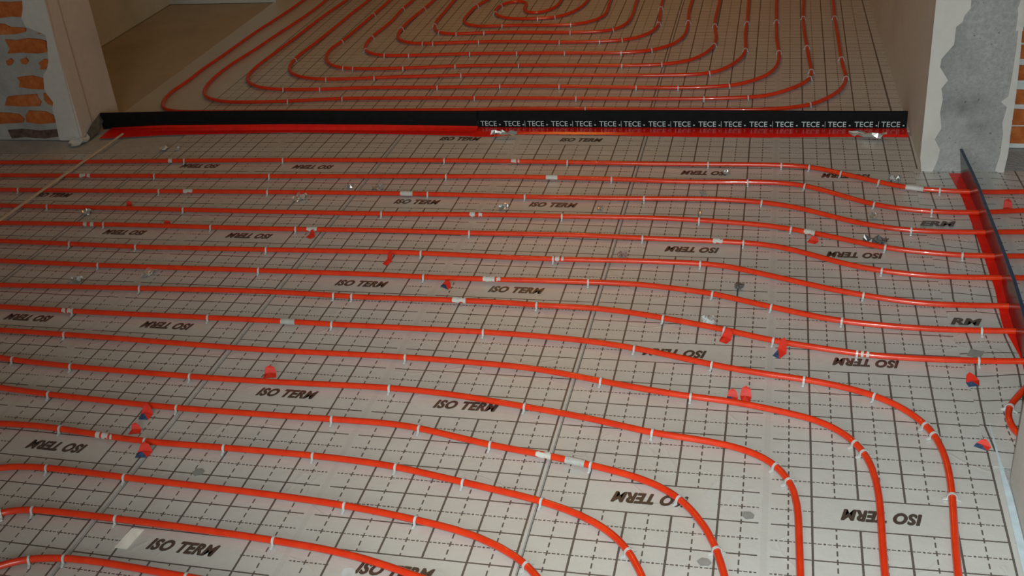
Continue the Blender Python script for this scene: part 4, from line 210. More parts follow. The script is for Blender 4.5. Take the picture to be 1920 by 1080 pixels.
# ---------------------------------------------------------------- mesh helpers
def link(name, me, mat, parent=None):
    o = bpy.data.objects.new(name, me); C.objects.link(o)
    for m in (mat if isinstance(mat, (list, tuple)) else [mat]): me.materials.append(m)
    if parent: o.parent = parent
    return o
def from_bm(name, bm, mat, parent=None, smooth=False):
    me = bpy.data.meshes.new(name); bm.normal_update()
    for f in bm.faces: f.smooth = smooth
    bm.to_mesh(me); bm.free()
    return link(name, me, mat, parent)
def tag(o, label, cat, group=None):
    o['label'] = label; o['category'] = cat
    if group: o['group'] = group
    return o
def empty(name, loc=(0, 0, 0)):
    o = bpy.data.objects.new(name, None); o.empty_display_size = .05; o.location = loc; C.objects.link(o); return o
def structure(o): o['kind'] = 'structure'; return o
def child(o, parent):
    """parent keeps world placement (parts are modelled in world coordinates)"""
    o.parent = parent; o.matrix_parent_inverse = Matrix.Translation(parent.location).inverted(); return o
def prism_z(bm, pts, z0, z1):
    a = [bm.verts.new((x, y, z0)) for x, y in pts]; b = [bm.verts.new((x, y, z1)) for x, y in pts]
    bm.faces.new(a[::-1]); bm.faces.new(b); n = len(pts)
    for i in range(n): bm.faces.new((a[i], a[(i + 1) % n], b[(i + 1) % n], b[i]))
    bmesh.ops.recalc_face_normals(bm, faces=bm.faces)
def prism_y(bm, pts, y0, y1):
    a = [bm.verts.new((x, y0, z)) for x, z in pts]; b = [bm.verts.new((x, y1, z)) for x, z in pts]
    f1 = bm.faces.new(a); f2 = bm.faces.new(b[::-1]); n = len(pts)
    for i in range(n): bm.faces.new((a[i], b[i], b[(i + 1) % n], a[(i + 1) % n]))
    bm.normal_update(); bmesh.ops.triangulate(bm, faces=[f1, f2]); bmesh.ops.recalc_face_normals(bm, faces=bm.faces)
def box(bm, x0, x1, y0, y1, z0, z1): prism_z(bm, [(x0, y0), (x1, y0), (x1, y1), (x0, y1)], z0, z1)
def boxes(name, mat, *bs):
    bm = bmesh.new()
    for b in bs: box(bm, *b)
    return from_bm(name, bm, mat)

def catmull(pts, step=.022):
    P = [Vector(p) for p in pts]; out = []
    n = len(P)
    for i in range(n - 1):
        p0, p1, p2, p3 = P[max(i - 1, 0)], P[i], P[i + 1], P[min(i + 2, n - 1)]
        L = (p2 - p1).length; m = max(1, int(L / step))
        m1 = (p2 - p0) * (L / ((p2 - p1).length + (p1 - p0).length + 1e-9)) if i else p2 - p1
        m2 = (p3 - p1) * (L / ((p3 - p2).length + (p2 - p1).length + 1e-9)) if i < n - 2 else p2 - p1
        for k in range(m):
            t = k / m; t2 = t * t; t3 = t2 * t
            out.append(p1 * (2 * t3 - 3 * t2 + 1) + m1 * (t3 - 2 * t2 + t) + p2 * (3 * t2 - 2 * t3) + m2 * (t3 - t2))
    out.append(P[-1]); return out
def tube(name, pts, r, mat, z, segs=10, parent=None, caps=True):
    n = len(pts); vs = []; fs = []
    for i, p in enumerate(pts):
        t = (pts[min(i + 1, n - 1)] - pts[max(i - 1, 0)]).normalized(); s = Vector((-t.y, t.x))
        for k in range(segs):
            a = 2 * math.pi * k / segs
            vs.append((p.x + s.x * r * math.cos(a), p.y + s.y * r * math.cos(a), z + r * math.sin(a)))
    for i in range(n - 1):
        for k in range(segs):
            k2 = (k + 1) % segs
            fs.append((i * segs + k, (i + 1) * segs + k, (i + 1) * segs + k2, i * segs + k2))
    fs.append(tuple(range(segs))); fs.append(tuple(range((n - 1) * segs, n * segs))[::-1])
    me = bpy.data.meshes.new(name); me.from_pydata(vs, [], fs); me.update()
    bm = bmesh.new(); bm.from_mesh(me); bmesh.ops.recalc_face_normals(bm, faces=bm.faces); bm.to_mesh(me); bm.free()
    me.polygons.foreach_set('use_smooth', [True] * len(me.polygons))
    return link(name, me, mat, parent)

def text_mesh(s, size, offset=.0, shear=0., extrude=0., space=1.):
    c = bpy.data.curves.new('t', 'FONT'); c.body = s; c.size = size; c.offset = offset; c.shear = shear
    c.align_x = 'CENTER'; c.align_y = 'CENTER'; c.extrude = extrude; c.resolution_u = 3; c.space_character = space
    o = bpy.data.objects.new('t', c); C.objects.link(o)
    dg = bpy.context.evaluated_depsgraph_get(); me = bpy.data.meshes.new_from_object(o.evaluated_get(dg))
    bpy.data.objects.remove(o); bpy.data.curves.remove(c)
    me.materials.clear()
    return me

# ---------------------------------------------------------------- large structure
H = 2.6
structure(boxes('floor', M_mortar, (-5.6, 2.2, -4.2, 2.2, -.12, -.004)))
structure(boxes('floor_far', M_floor, (-5.6, 2.2, 2.2, 6.4, -.12, -.004)))
structure(boxes('ceiling', M_ceilnear, (-5.6, 2.2, -4.2, 2.2, H, H + .1)))
structure(boxes('ceiling_far', M_ceil, (-5.6, 2.2, 2.2, 6.4, H, H + .1)))
def wall(name, mat, *bs): return structure(boxes(name, mat, *bs))
# left: brick wall with its plastered end, the reveal has a groove down it
WL = wall('wall_left', M_mortar, (-5.6, -3.03, 2.082, 2.16, 0, H), (-5.6, -3.045, 2.16, 2.178, 0, H), (-5.6, -3.045, 2.178, 2.395, 0, H))
bm = bmesh.new()
prism_y(bm, PLB, 2.074, 2.084)
o = child(from_bm('plaster_edge', bm, M_plaster), WL)
bm = bmesh.new(); box(bm, -3.046, -3.022, 2.079, 2.168, 0, H); box(bm, -3.05, -3.03, 2.18, 2.395, 0, H)
child(from_bm('plaster_reveal', bm, M_plaster), WL)
for i, b in enumerate(BRL):
    bm = bmesh.new(); prism_y(bm, b, 2.076 - R.random() * .002, 2.084)
    child(from_bm('brick', bm, M_darkbrick if i == 11 else M_brick), WL)
# upper courses beyond the frame go on to the ceiling
for r in range(25):
    z = .66 + .078 * r
    for k in range(7):
        x1 = -3.16 - .225 * k - (.11 if r % 2 else 0)
        if z > H - .07 or R.random() < .3: continue
        bm = bmesh.new(); j = lambda: R.uniform(-.006, .006)
        prism_y(bm, [(x1 - .205 + j(), z + j()), (x1 + j(), z + j()), (x1 + j(), z + .06 + j()), (x1 - .1 + j(), z + .062 + j()), (x1 - .205 + j(), z + .06 + j())], 2.076, 2.084)
        child(from_bm('brick', bm, M_brick), WL)
for r in range(8):
    z = .10 + .078 * r
    for k in range(1, 6):
        x1 = -3.26 - .225 * k - (.11 if r % 2 else 0)
        if R.random() < .35: continue
        bm = bmesh.new(); j = lambda: R.uniform(-.006, .006)
        prism_y(bm, [(x1 - .205 + j(), z + j()), (x1 + j(), z + j()), (x1 + j(), z + .06 + j()), (x1 - .1 + j(), z + .062 + j()), (x1 - .205 + j(), z + .06 + j())], 2.076, 2.084)
        child(from_bm('brick', bm, M_brick), WL)
M_wallfar = plaster_material('far_plaster', (.42, .45, .43), (.54, .56, .53), (.47, .49, .46), 3, .2)
wall('wall_left_far', M_wallfar, (-3.9, -3.69, 2.395, 4.3, 0, H), (-3.9, -3.0, 4.175, 6.1, 0, H))
wall('wall_back', M_rawbrick, (-3.9, .5, 6.0, 6.2, 0, H))
bm = bmesh.new(); prism_z(bm, [(.402, 1.893), (.66, 1.893), (.70, 2.2), (.60, 6.1), (.285, 6.1), (.338, 4.0)], 0, H)
WR = structure(from_bm('wall_right', bm, M_plaster))
bm = bmesh.new(); prism_y(bm, [(.402, 0), (.66, 0), (.66, H), (.402, H)], 1.887, 1.894)
child(from_bm('cement_face', bm, M_cement), WR)
for p in (PIL1, PIL2):
    bm = bmesh.new(); zt = max(z for x, z in p)
    prism_y(bm, p, 1.881, 1.888); child(from_bm('plaster_edge', bm, M_plaster), WR)
bm = bmesh.new(); box(bm, .402, .432, 1.882, 1.888, .5, H); box(bm, .64, .662, 1.882, 1.888, .5, H)
child(from_bm('plaster_edge', bm, M_plaster), WR)
WQ = wall('wall_right_room', M_mortarw, (.69, 2.2, 2.102, 2.3, 0, H), (2.05, 2.2, -4.2, 2.1, 0, H))
for i, b in enumerate(BRR):
    z0, z1 = min(p[1] for p in b), max(p[1] for p in b); x0 = b[0][0]
    x = x0
    for k in range(5):
        x2 = x + (.21 if k or i % 2 else .13)
        bm = bmesh.new(); j = lambda: R.uniform(-.004, .004)
        prism_y(bm, [(x + j(), z0 + j()), (x2 + j(), z0 + j()), (x2 + j(), z1 + j()), (x + .08, z1 + j()), (x + j(), z1 + j())], 2.097, 2.104)
        child(from_bm('brick', bm, M_brick), WQ); x = x2 + .014
# wall beside the viewer on the right, its plastered corner swells a little at the foot
bm = bmesh.new()
prof = [(.432, -4.2), (.432, .2), (.436, .222), (.45, .234), (.70, .236), (.70, -4.2)]
prism_z(bm, prof, 0, H)
structure(from_bm('wall_front', bm, M_plaster))
wall('wall_behind', M_wallfar, (-5.6, .43, -4.2, -4.0, 0, H)); wall('wall_left_near', M_wallfar, (-5.6, -5.4, -4.0, 2.08, 0, H))

# ---------------------------------------------------------------- foil-faced insulation sheets
# sheet coordinates: s across (0..10, ten squares of 10 cm), w along; X = x0 + s/10, Y = (w - dw)/10
def sheet(name, x0, s0, s1, y0, y1, dw, mat, label, z0=-.0035, z1=0., dx=.1, warp=True, poly=None):
    nx = max(1, int(round((s1 - s0) / 1.0))); ny = max(1, int(round((y1 - y0) / .1)))
    vs = []; uvs = []; fs = []
    for j in range(ny + 1):
        for i in range(nx + 1):
            s = s0 + (s1 - s0) * i / nx; Y = y0 + (y1 - y0) * j / ny
            X = x0 + s * .1
            x, y = G(X, Y) if warp else (X, Y)
            vs.append((x, y, z1)); uvs.append((s, Y * 10 + dw))
    n = len(vs)
    for j in range(ny):
        for i in range(nx):
            a = j * (nx + 1) + i; fs.append((a, a + 1, a + nx + 2, a + nx + 1))
    # rim and underside
    rim = [i for i in range(nx + 1)] + [j * (nx + 1) + nx for j in range(1, ny + 1)] + [ny * (nx + 1) + i for i in range(nx - 1, -1, -1)] + [j * (nx + 1) for j in range(ny - 1, 0, -1)]
    low = {}
    for r in rim:
        low[r] = len(vs); vs.append((vs[r][0], vs[r][1], z0)); uvs.append(uvs[r])
    for a, b in zip(rim, rim[1:] + rim[:1]): fs.append((b, a, low[a], low[b]))
    fs.append(tuple(low[r] for r in rim[::-1]))
    me = bpy.data.meshes.new(name); me.from_pydata(vs, [], fs); me.update()
    u = me.uv_layers.new(name='grid')
    for l in me.loops: u.data[l.index].uv = uvs[l.vertex_index]
    o = link(name, me, mat); tag(o, label, 'insulation', 'printed foil insulation sheets')
    return o
TXT = text_mesh('ISO TERM', .47, .014, .32, 0, 1.08)
TXV = [(v.co.x, v.co.y) for v in TXT.vertices]; TXF = [tuple(p.vertices) for p in TXT.polygons]
tw = max(x for x, y in TXV) - min(x for x, y in TXV)
BOLD = [(-.012, 0, 0), (.012, 0, .0001), (0, .011, .0002), (0, -.011, .0003)]
n0 = len(TXV); TXF = [tuple(q + n0 * k for q in f) for k in range(4) for f in TXF]
TXV = [(x / tw * 1.70 + dx, y + dy, dz) for dx, dy, dz in BOLD for x, y in TXV]
def lettering(parent, x0, sc, wc, dw, flip):
    vs = []
    for x, y, dz in TXV:
        a, b = (-x, -y) if flip else (x, y)
        vs.append((*G(x0 + (sc + a) * .1, (wc + b - dw) * .1), .0006 + dz))
    me = bpy.data.meshes.new('printed_lettering'); me.from_pydata(vs, [], TXF); me.update()
    o = link('printed_lettering', me, M_ink, parent)
SH = [(-.6, 0, 0., True, M_foil0), (-1.613, .0167, 3., False, M_foil3), (-2.631, -.011, 0., True, M_foil0), (-3.65, 0., 3., False, M_foil3)]
LB = ['foil insulation sheet with upside-down print at the right, beside the doorway',
      'foil insulation sheet with upright print in the middle of the floor',
      'foil insulation sheet with upside-down print on the left of the floor',
      'dim foil insulation sheet at far left in front of the brick wall']
LF = ['brownish foil insulation sheet along the right wall beyond the black strip',
      'brownish foil insulation sheet in the middle beyond the black strip',
      'brownish foil insulation sheet next to the bare floor beyond the black strip']
for i, (x0, dw, r0, flip, mat) in enumerate(SH):
    s1 = (.428 + .6) * 10 if i == 0 else 10.1
    o = sheet('insulation_sheet', x0, 0, s1, -.7, 2.245 if i < 3 else 1.97, dw, mat, LB[i])
    for k in range(-1, 5):
        wr = r0 + 6 * k
        if wr < -6 or wr > (21.6 if i < 3 else 18): continue
        for sc in (2.5, 7.5): lettering(o, x0, sc, wr + .5, dw, flip)
for i, (x0, dw, r0, flip, mat) in enumerate(SH[:3]):
    s0, s1 = (0, 10.1)
    if i == 0: s1 = (.33 + .6) * 10
    if i == 2: s0 = (-3.015 + 2.631) * 10
    # the right edge follows the wall, which closes in slightly
    o = sheet('insulation_sheet', x0, s0, s1, 2.255, 5.98, dw, M_foilp, LF[i], warp=False)
    if i == 0:
        for v in o.data.vertices:
            if v.co.x > .32: v.co.x = .392 - (v.co.y - 2.255) * .0302
# offcut lapping through the doorway
XL = [(1.90, .374), (1.6, .368), (1.3, .372), (1.0, .375), (.8, .381), (.7, .389), (.6, .395), (.4, .395), (.25, .405)]
vs = []; uvs = []; fs = []; nx = 13
for j, (y, xl) in enumerate(XL):
    for i in range(nx + 1):
        x = xl + (1.95 - xl) * (i / nx) ** 1.3
        z = .0012 + (.0 if i else .0008) + max(0, math.sin(x * 31 + y * 17) * .0008 if i > 1 else 0)
        vs.append((x, y - (.018 * i / nx), z)); uvs.append(((x - .413) / .1 + 3 + .10 * math.sin(y * 13 + x * 4) , y * 10 + .79 + .16 * math.sin(x * 14 + y * 5)))
for j in range(len(XL) - 1):
    for i in range(nx):
        a = j * (nx + 1) + i; fs.append((a, a + nx + 1, a + nx + 2, a + 1))
me = bpy.data.meshes.new('insulation_offcut'); me.from_pydata(vs, [], fs); me.update()
u = me.uv_layers.new(name='grid')
for l in me.loops: u.data[l.index].uv = uvs[l.vertex_index]
OC = link('insulation_offcut', me, M_foilo)
md = OC.modifiers.new('thickness', 'SOLIDIFY'); md.thickness = .001; md.offset = -1
tag(OC, 'crinkled foil offcut lapping over the right sheet and through the right doorway', 'insulation')
def flat_text(parent, s, x, y, size, rot, z=.003, wide=1.):
    tm = text_mesh(s, .47, .014, .32); ca, sa = math.cos(rot), math.sin(rot); k = size / .47
    me = bpy.data.meshes.new('printed_lettering'); vs = []; n0 = len(tm.vertices)
    for dx, dy, dz in BOLD:
        for v in tm.vertices:
            a, b = wide * (v.co.x + dx) * k, (v.co.y + dy) * k
            vs.append((x + a * ca - b * sa, y + a * sa + b * ca, z + dz))
    me.from_pydata(vs, [], [tuple(q + n0 * m for q in p.vertices) for m in range(4) for p in tm.polygons]); me.update()
    link('printed_lettering', me, M_ink, parent)
flat_text(OC, 'RM', .417, .873, .047, 0, .0045, 1.15)
flat_text(OC, 'ERM', .405, 1.468, .047, 0, .0045, 1.15)
flat_text(OC, 'ISO', .80, 2.0 - .02, .047, math.pi, .0045, 1.15)
for (sx, sy) in ((.78, 1.2), (.9, .6)): flat_text(OC, 'ISO TERM', sx, sy, .045, 0, .0045, 1.1)

# ---------------------------------------------------------------- pipes
ORD = ['first', 'second', 'third', 'fourth', 'fifth', 'sixth', 'seventh', 'eighth', 'ninth', 'tenth', 'eleventh', 'twelfth', 'thirteenth', 'fourteenth', 'fifteenth', 'sixteenth']
ZP, RP = .0110, .0085
for k in range(1, 18):
    o = tube('heating_pipe', catmull(NEAR[str(k)], .03 if k < 17 else .012), RP, M_pipe, ZP)
    if k == 17: lab = 'short red pipe curl in the doorway, half hidden by the right wall corner'
    elif k <= 8: lab = ORD[k - 1] + ' red heating pipe from the long black strip, running out through the right doorway'
    else: lab = ORD[k - 1] + ' red heating pipe from the long black strip, bending toward the viewer'
    tag(o, lab, 'pipe', 'red heating pipes on the near floor')
o = tube('heating_pipe', catmull(COIL, .03), RP, M_pipe, ZP, 8)
tag(o, 'long red heating pipe coiled in a rounded rectangular spiral beyond the black strip', 'pipe')

# ---------------------------------------------------------------- expansion strips
def ribbon(bm, rows, thick):
    """rows: list of polylines (same length) -> sheet with thickness along the averaged normal"""
    V = [[bm.verts.new(p) for p in r] for r in rows]
    fs = []
    for a, b in zip(V, V[1:]):
        for i in range(len(a) - 1): fs.append(bm.faces.new((a[i], a[i + 1], b[i + 1], b[i])))
    bmesh.ops.recalc_face_normals(bm, faces=fs)
    bmesh.ops.solidify(bm, geom=fs, thickness=thick)
    bmesh.ops.recalc_face_normals(bm, faces=bm.faces)
def lerp(tab, x):
    for (a, fa), (b, fb) in zip(tab, tab[1:]):
        if x <= b: t = max(0, (x - a) / (b - a)); return fa + (fb - fa) * t
    return tab[-1][1]
# long strip, left piece
t = empty('expansion_strip', (-2.1, 2.22, 0))
tag(t, 'left half of the long black expansion strip with a plain black board and red foot', 'expansion strip', 'long black strip across the opening')
xs = [-3.0 + (1.709) * i / 24 for i in range(25)]
yb = [(-3.0, 2.215), (-2.1, 2.222), (-1.26, 2.238)]
zb = [(-3.0, .003), (-2.7, .02), (-2.12, .027), (-1.7, .024), (-1.26, .016)]
zt = [(-3.0, .074), (-2.6, .082), (-2.1, .085), (-1.26, .079)]
bm = bmesh.new(); ribbon(bm, [[(x, lerp(yb, x), lerp(zb, x) - .002) for x in xs], [(x, lerp(yb, x) - .002, (lerp(zb, x) + lerp(zt, x)) / 2) for x in xs], [(x, lerp(yb, x) + .003, lerp(zt, x)) for x in xs]], .009)
child(from_bm('black_board', bm, M_black), t)
yf = [(-3.0, 2.085), (-2.67, 2.14), (-2.11, 2.18), (-1.73, 2.176), (-1.26, 2.157)]
xs2 = [-2.955 + 1.664 * i / 24 for i in range(25)]
bm = bmesh.new(); ribbon(bm, [[(x, lerp(yf, x), .0035) for x in xs2], [(x, (lerp(yf, x) + lerp(yb, x)) / 2, .0065) for x in xs2], [(x, lerp(yb, x) - .018, .0035 + lerp(zb, x) * .5) for x in xs2], [(x, lerp(yb, x) - .006, lerp(zb, x) + .002) for x in xs2]], .0015)
child(from_bm('red_foot', bm, M_redfoot), t)
bm = bmesh.new(); ribbon(bm, [[(-3.005, 2.21, .07), (-3.015, 2.15, .045), (-3.02, 2.09, .012)], [(-2.99, 2.205, .04), (-2.985, 2.15, .012), (-2.99, 2.085, .005)]], .003)
child(from_bm('folded_end', bm, M_flap), t)
# right piece with the printed band
t = empty('expansion_strip', (-.45, 2.27, 0))
tag(t, 'right half of the long black expansion strip with white lettering and red foot', 'expansion strip', 'long black strip across the opening')
xs = [-1.302 + (1.683) * i / 20 for i in range(21)]
yb2 = [(-1.283, 2.262), (.0, 2.272), (.381, 2.278)]
bm = bmesh.new(); ribbon(bm, [[(x, lerp(yb2, x), .004) for x in xs], [(x, lerp(yb2, x), .036) for x in xs], [(x, lerp(yb2, x) + .004, .0715 - .002 * math.sin(x * 3)) for x in xs]], .009)
bb = child(from_bm('black_board', bm, M_black), t)
bm = bmesh.new(); ribbon(bm, [[(x, 2.155 if x < -1.2 else 2.178 + .008 * math.sin(x * 5), .0035) for x in xs], [(x, 2.20, .0075) for x in xs], [(x, 2.235, .006) for x in xs], [(x, lerp(yb2, x) - .004, .004) for x in xs]], .0015)
child(from_bm('red_foot', bm, M_redfoot), t)
yfront = min(v.co.y - lerp(yb2, v.co.x) for v in bb.data.vertices)
x1, x2 = (-1.1873, 0.2884)
bm = bmesh.new(); tm = text_mesh('TECE', .031, .0001, 0); tm2 = [(v.co.x, v.co.y) for v in tm.vertices]
xmin = min(p[0] for p in tm2); xw = max(p[0] for p in tm2) - xmin; zc = (max(p[1] for p in tm2) + min(p[1] for p in tm2)) / 2
pitch = (x2 - x1) / 15
for i in range(-1, 16):
    xb = x1 + pitch * i; y = lambda x: lerp(yb2, x) + yfront - .0006
    vv = [bm.verts.new((xb + (a - xmin) / xw * .068, y(xb + .035), .0205 + b - zc)) for a, b in tm2]
    for p in tm.polygons:
        f = bm.faces.new([vv[q] for q in p.vertices])
    def rect(xa, xc, za, zb_): bm.faces.new([bm.verts.new(q) for q in ((xa, y(xa), za), (xc, y(xa), za), (xc, y(xa), zb_), (xa, y(xa), zb_))])
    rect(xb + .078, xb + .084, .013, .018)
    if i % 2: rect(xb - .011, xb - .0095, .008, .033)
o = from_bm('printed_lettering', bm, M_white_ink); o.parent = bb
# strip standing in the right doorway, slotted over the pipes
t = empty('expansion_strip', (.545, 1.0, 0))
tag(t, 'glossy dark expansion strip standing in the right doorway, slotted over the pipes', 'expansion strip')
base = [(.25, .541), (.5, .541), (.73, .542), (.86, .545), (1.0, .547), (1.1, .553), (1.22, .553), (1.39, .548), (1.58, .547), (1.84, .53)]
topx = [(.25, .538), (.73, .540), (.92, .545), (1.18, .541), (1.38, .536), (1.6, .531), (1.84, .516)]
cross = []
for k in [1, 2, 3, 4, 5, 6, 7, 8, 17]:
    p = NEAR[str(k)]
    for a, b in zip(p, p[1:]):
        if (a[0] - .545) * (b[0] - .545) <= 0: cross.append(a[1] + (b[1] - a[1]) * (.545 - a[0]) / (b[0] - a[0]) + (1000 if k == 17 else 0))
out = [(.25, .1), (.25, .003)]
for c in sorted(cross, key=lambda q: q % 1000):
    if c > 500:
        c -= 1000; out += [(c - .022, .003), (c - .022, .022), (c + .022, .022), (c + .022, .003)]; continue
    out += [(c - .0115, .003), (c - .0115, .014), (c - .007, .0205), (c, .0222), (c + .007, .0205), (c + .0115, .014), (c + .0115, .003)]
out += [(1.84, .003), (1.85, .1)]
for i in range(1, 14): out.append((1.85 - 1.6 * i / 14, .1))
def dp(y, z, th): 
    f = z / .1; return (lerp(base, y) * (1 - f) + lerp(topx, y) * f + th, y, z)
bm = bmesh.new()
A = [bm.verts.new(dp(y, z, -.004)) for y, z in out]; B = [bm.verts.new(dp(y, z, .004)) for y, z in out]; n = len(out)
fa = bm.faces.new(A); fb = bm.faces.new(B[::-1])
for i in range(n): bm.faces.new((A[i], B[i], B[(i + 1) % n], A[(i + 1) % n]))
bm.normal_update(); bmesh.ops.triangulate(bm, faces=[fa, fb]); bmesh.ops.recalc_face_normals(bm, faces=bm.faces)
child(from_bm('dark_board', bm, M_gloss), t)
ys = [1.852 - 1.6 * i / 16 for i in range(17)]
bm = bmesh.new(); ribbon(bm, [[(lerp(topx, y) - .0045, y, .1003) for y in ys], [(lerp(topx, y) + .0045, y, .1003) for y in ys]], .003)
child(from_bm('blue_top_edge', bm, M_blue), t)
left = [(.25, .512), (.70, .537), (.80, .524), (.866, .514), (1.07, .524), (1.122, .522), (1.245, .521), (1.39, .517), (1.52, .513), (1.678, .507), (1.866, .488)]
ys = [1.866 - 1.616 * i / 40 for i in range(41)]
bm = bmesh.new(); ribbon(bm, [[(lerp(left, y), y, .0026) for y in ys], [(lerp(base, y) - .003, y, .0026) for y in ys]], .0006)
child(from_bm('red_foot', bm, M_redfoot), t)

# ---------------------------------------------------------------- lath
bm = bmesh.new(); prism_z(bm, [(-2.838, 2.105), (-2.8445, 2.106), (-2.912, .80), (-2.903, .80)], .0197, .0257)
o = from_bm('wooden_lath', bm, M_lath); tag(o, 'thin pale lath lying across the pipes at left, from strip toward viewer', 'lath')

# ---------------------------------------------------------------- edge film at the foot of the wall beside the viewer
bm = bmesh.new()
ribbon(bm, [[(.414 + .012 * max(0, y), y, .0012) for y in (-.9, -.4, 0, .15, .30, .42)], [(.430, y, .0016) for y in (-.9, -.4, 0, .15)] + [(.4225, .30, .0016), (.4195, .42, .0016)]], .0005)
o = from_bm('edge_film', bm, plain('bluish_film', (.42, .50, .55), .3)); tag(o, 'pale bluish film strip lying along the foot of the right wall corner', 'film')

# ---------------------------------------------------------------- pipe clips
def clip_mesh(name, wid, segs, foot):
    bm = bmesh.new(); ri, ro = RP + .0004, RP + .0024
    prof = [(math.cos(math.pi * i / segs), math.sin(math.pi * i / segs)) for i in range(segs + 1)]
    inn = [(-ri, -.0095)] + [(-ri * c, ri * s) for c, s in prof] + [(ri, -.0095)]
    outp = [(-ro - foot, -.0094), (-ro - foot * .9, -.0078), (-ro - .001, -.005)] + [(-ro * c, ro * s) for c, s in prof[0:]] + [(ro + .001, -.005), (ro + foot * .9, -.0078), (ro + foot, -.0094)]
    # closed outline around the pipe: along the outside, back along the inside
    loop = outp + inn[::-1]
    a = [bm.verts.new((-wid / 2, y, z)) for y, z in loop]; b = [bm.verts.new((wid / 2, y, z)) for y, z in loop]
    n = len(loop); fs = [bm.faces.new(a), bm.faces.new(b[::-1])]
    for i in range(n): bm.faces.new((a[i], b[i], b[(i + 1) % n], a[(i + 1) % n]))
    bm.normal_update(); bmesh.ops.triangulate(bm, faces=fs); bmesh.ops.recalc_face_normals(bm, faces=bm.faces)
    me = bpy.data.meshes.new(name); bm.to_mesh(me); bm.free(); me.materials.append(M_clip); return me
CM = clip_mesh('pipe_clip', .0055, 8, .009); CF = clip_mesh('pipe_clip', .0050, 6, .005)
def put_clip(me, x, y, a, label, group):
    o = bpy.data.objects.new('pipe_clip', me); C.objects.link(o); o.location = (x, y, ZP); o.rotation_euler = (0, 0, a)
    tag(o, label, 'clip', group)
cnt = {}
for k, x, y, a in CLIPS:
    cnt[k] = n = cnt.get(k, 0) + 1
    if k == 17: put_clip(CM, x, y, a, 'grey clip on the short pipe curl beside the right wall corner', 'clip on the pipe curl')
    else: put_clip(CM, x, y, a, 'small grey clip over the %s pipe from the black strip, %s clip from left' % (ORD[k - 1], ORD[n - 1]), 'clips on the %s pipe' % ORD[k - 1])
cnt = {}
for x, y, a, ring in FC:
    cnt[ring] = n = cnt.get(ring, 0) + 1
    put_clip(CF, x, y, a, 'tiny pale clip on the %s ring of the coil from outside, %s along from left' % (ORD[ring], ORD[n - 1]), 'clips on the coiled pipe')

# ---------------------------------------------------------------- tape and labels around pipes
for k, x, y, a, L, col, lab in TAPES:
    r = RP + .0005; nseg = 10; m = max(2, int(L / .006)); vs = []; fs = []
    rag = col == 'w' and not ('wrapped' in lab or 'band' in lab)
    for i in range(m + 1):
        xx = -L / 2 + L * i / m
        a0, a1 = (math.radians(-25), math.radians(205)) if col == 'g' or not rag else (math.radians(85 + R.uniform(-35, 35)), math.radians(195 + R.uniform(-30, 20)))
        for q in range(nseg + 1):
            t_ = a0 + (a1 - a0) * q / nseg; rr = r + R.uniform(0, .0006)
            vs.append((xx, math.cos(t_) * rr, math.sin(t_) * rr))
    for i in range(m):
        if rag and 0 < i < m - 1 and R.random() < .25: continue
        for q in range(nseg):
            b = i * (nseg + 1) + q; fs.append((b, b + 1, b + nseg + 2, b + nseg + 1))
    me = bpy.data.meshes.new('pipe_tape'); me.from_pydata(vs, [], fs); me.update()
    o = link('pipe_tape', me, M_greytape if col == 'g' else M_white); o.location = (x, y, ZP); o.rotation_euler = (0, 0, a)
    md = o.modifiers.new('thickness', 'SOLIDIFY'); md.thickness = .0006; md.offset = 1
    tag(o, lab, 'tape', 'tape and labels on the pipes')

# ---------------------------------------------------------------- scraps
def crumple(w, h, ht, rough):
    n = 5; vs = []; fs = []
    cut = [R.uniform(.75, 1.1) for _ in range(4)]
    for j in range(n + 1):
        for i in range(n + 1):
            u, v = i / n * 2 - 1, j / n * 2 - 1
            k = 1 - .28 * (u * u * v * v) + R.uniform(-.13, .13) * rough
            vs.append((u * w / 2 * k, v * h / 2 * k, max(.0006, ht * (.15 + R.random() ** 1.5) * rough + .0008)))
    for j in range(n):
        for i in range(n):
            a = j * (n + 1) + i
            fs += [(a, a + 1, a + n + 2), (a, a + n + 2, a + n + 1)] if R.random() < .5 else [(a, a + 1, a + n + 1), (a + 1, a + n + 2, a + n + 1)]
    me = bpy.data.meshes.new('scrap'); me.from_pydata(vs, [], fs); me.update(); return me
def folded(w, h, two, tail):
    """torn bit of film, bent up along a crease; the second material is its dark printed face"""
    up = h * .55
    j = lambda: R.uniform(-.12, .12)
    vs = [(-w * (.5 + j()), -h * .35, .001), (w * (.35 + j()), -h * .45, .001), (w * (.5 + j()), h * .02, .004), (-w * (.42 + j()), h * .06, .005),
          (-w * (.30 + j()), h * .30, up), (w * (.32 + j()), h * .26, up * .85), (0, h * .42, up * 1.15),
          (-w * .1, -h * .1, up * .45)]
    fs = [(0, 1, 7), (1, 2, 7), (2, 3, 7), (3, 0, 7), (3, 2, 5), (3, 5, 4), (4, 5, 6)]
    mi = [0] * 7
    if two: mi[0] = mi[3] = 1
    me = bpy.data.meshes.new('scrap'); me.from_pydata(vs, [], fs); me.update()
    for p, q in zip(me.polygons, mi): p.material_index = q
    return me
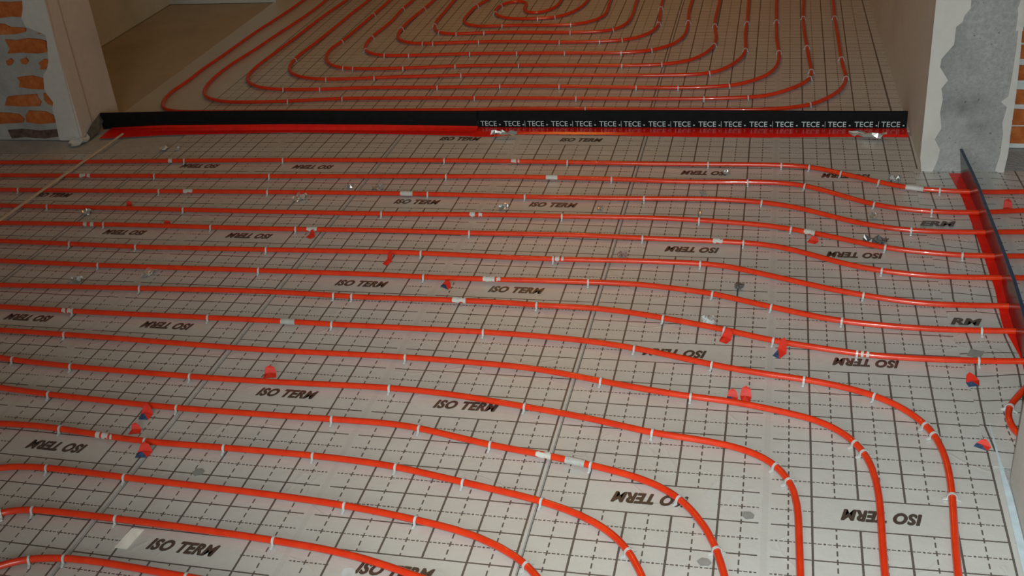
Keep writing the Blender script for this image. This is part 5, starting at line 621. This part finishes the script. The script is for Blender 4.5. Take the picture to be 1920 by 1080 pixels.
mats = {'foil': M_scrfoil, 'grey': M_scrgrey, 'brown': M_brown, 'greyflat': M_greyflat, 'white': plain('bright_tape', (.72, .70, .65), .4)}
nm = {'foil': 'foil_scrap', 'grey': 'foil_scrap', 'brown': 'paper_scrap', 'greyflat': 'film_cutting', 'white': 'tape_piece', 'red': 'film_scrap', 'redblue': 'film_scrap'}
for kind, x, y, w_, h_, lab in SCR:
    z = .0004
    for k in range(1, 17):          # rests on a pipe when it lies over one
        p = NEAR[str(k)]
        for a, b in zip(p, p[1:]):
            d = Vector((b[0] - a[0], b[1] - a[1])); q = Vector((x - a[0], y - a[1]))
            tt = max(0, min(1, q.dot(d) / max(1e-9, d.length_squared)))
            if (q - d * tt).length < .007: z = ZP + RP - .001
    if 'red foot' in lab or 'black strip pieces' in lab: z = .008
    if kind in ('red', 'redblue'):
        me = folded(w_, max(h_, w_ * .7), kind == 'redblue', False); o = link(nm[kind], me, [M_redscr, M_bluescr])
    elif kind in ('greyflat', 'white'):
        bm = bmesh.new()
        if kind == 'white': pts = [(-.5, -.5), (.3, -.5), (.5, .5), (-.3, .5)]
        else:
            a0 = R.random() * 6; pts = [(.5 * R.uniform(.8, 1.1) * math.cos(a0 + q * 1.05), .5 * R.uniform(.8, 1.1) * math.sin(a0 + q * 1.05)) for q in range(6)]
        if 'square' in lab: pts = [(-.5, -.5), (.45, -.5), (.5, .5), (-.45, .48)]
        if 'disc' in lab: pts = [(.5 * math.cos(q * .5236), .5 * math.sin(q * .5236)) for q in range(12)]
        prism_z(bm, [(p * w_, q * h_) for p, q in pts], .0003, .0014); o = from_bm(nm[kind], bm, M_film if 'clear' in lab else mats[kind])
    else:
        me = crumple(w_, h_, min(.02, .35 * max(w_, .02)), 1.); o = link(nm[kind], me, M_film if 'film' in lab else mats[kind])
    if o.data.materials and kind not in ('greyflat', 'white'):
        md = o.modifiers.new('thickness', 'SOLIDIFY'); md.thickness = .0005; md.offset = 0
    o.location = (x, y, z); o.rotation_euler = (0, 0, R.uniform(-.5, .5) if kind not in ('white',) and 'sliver' not in lab else 0)
    tag(o, lab, 'scrap', 'torn scraps lying among the pipes')
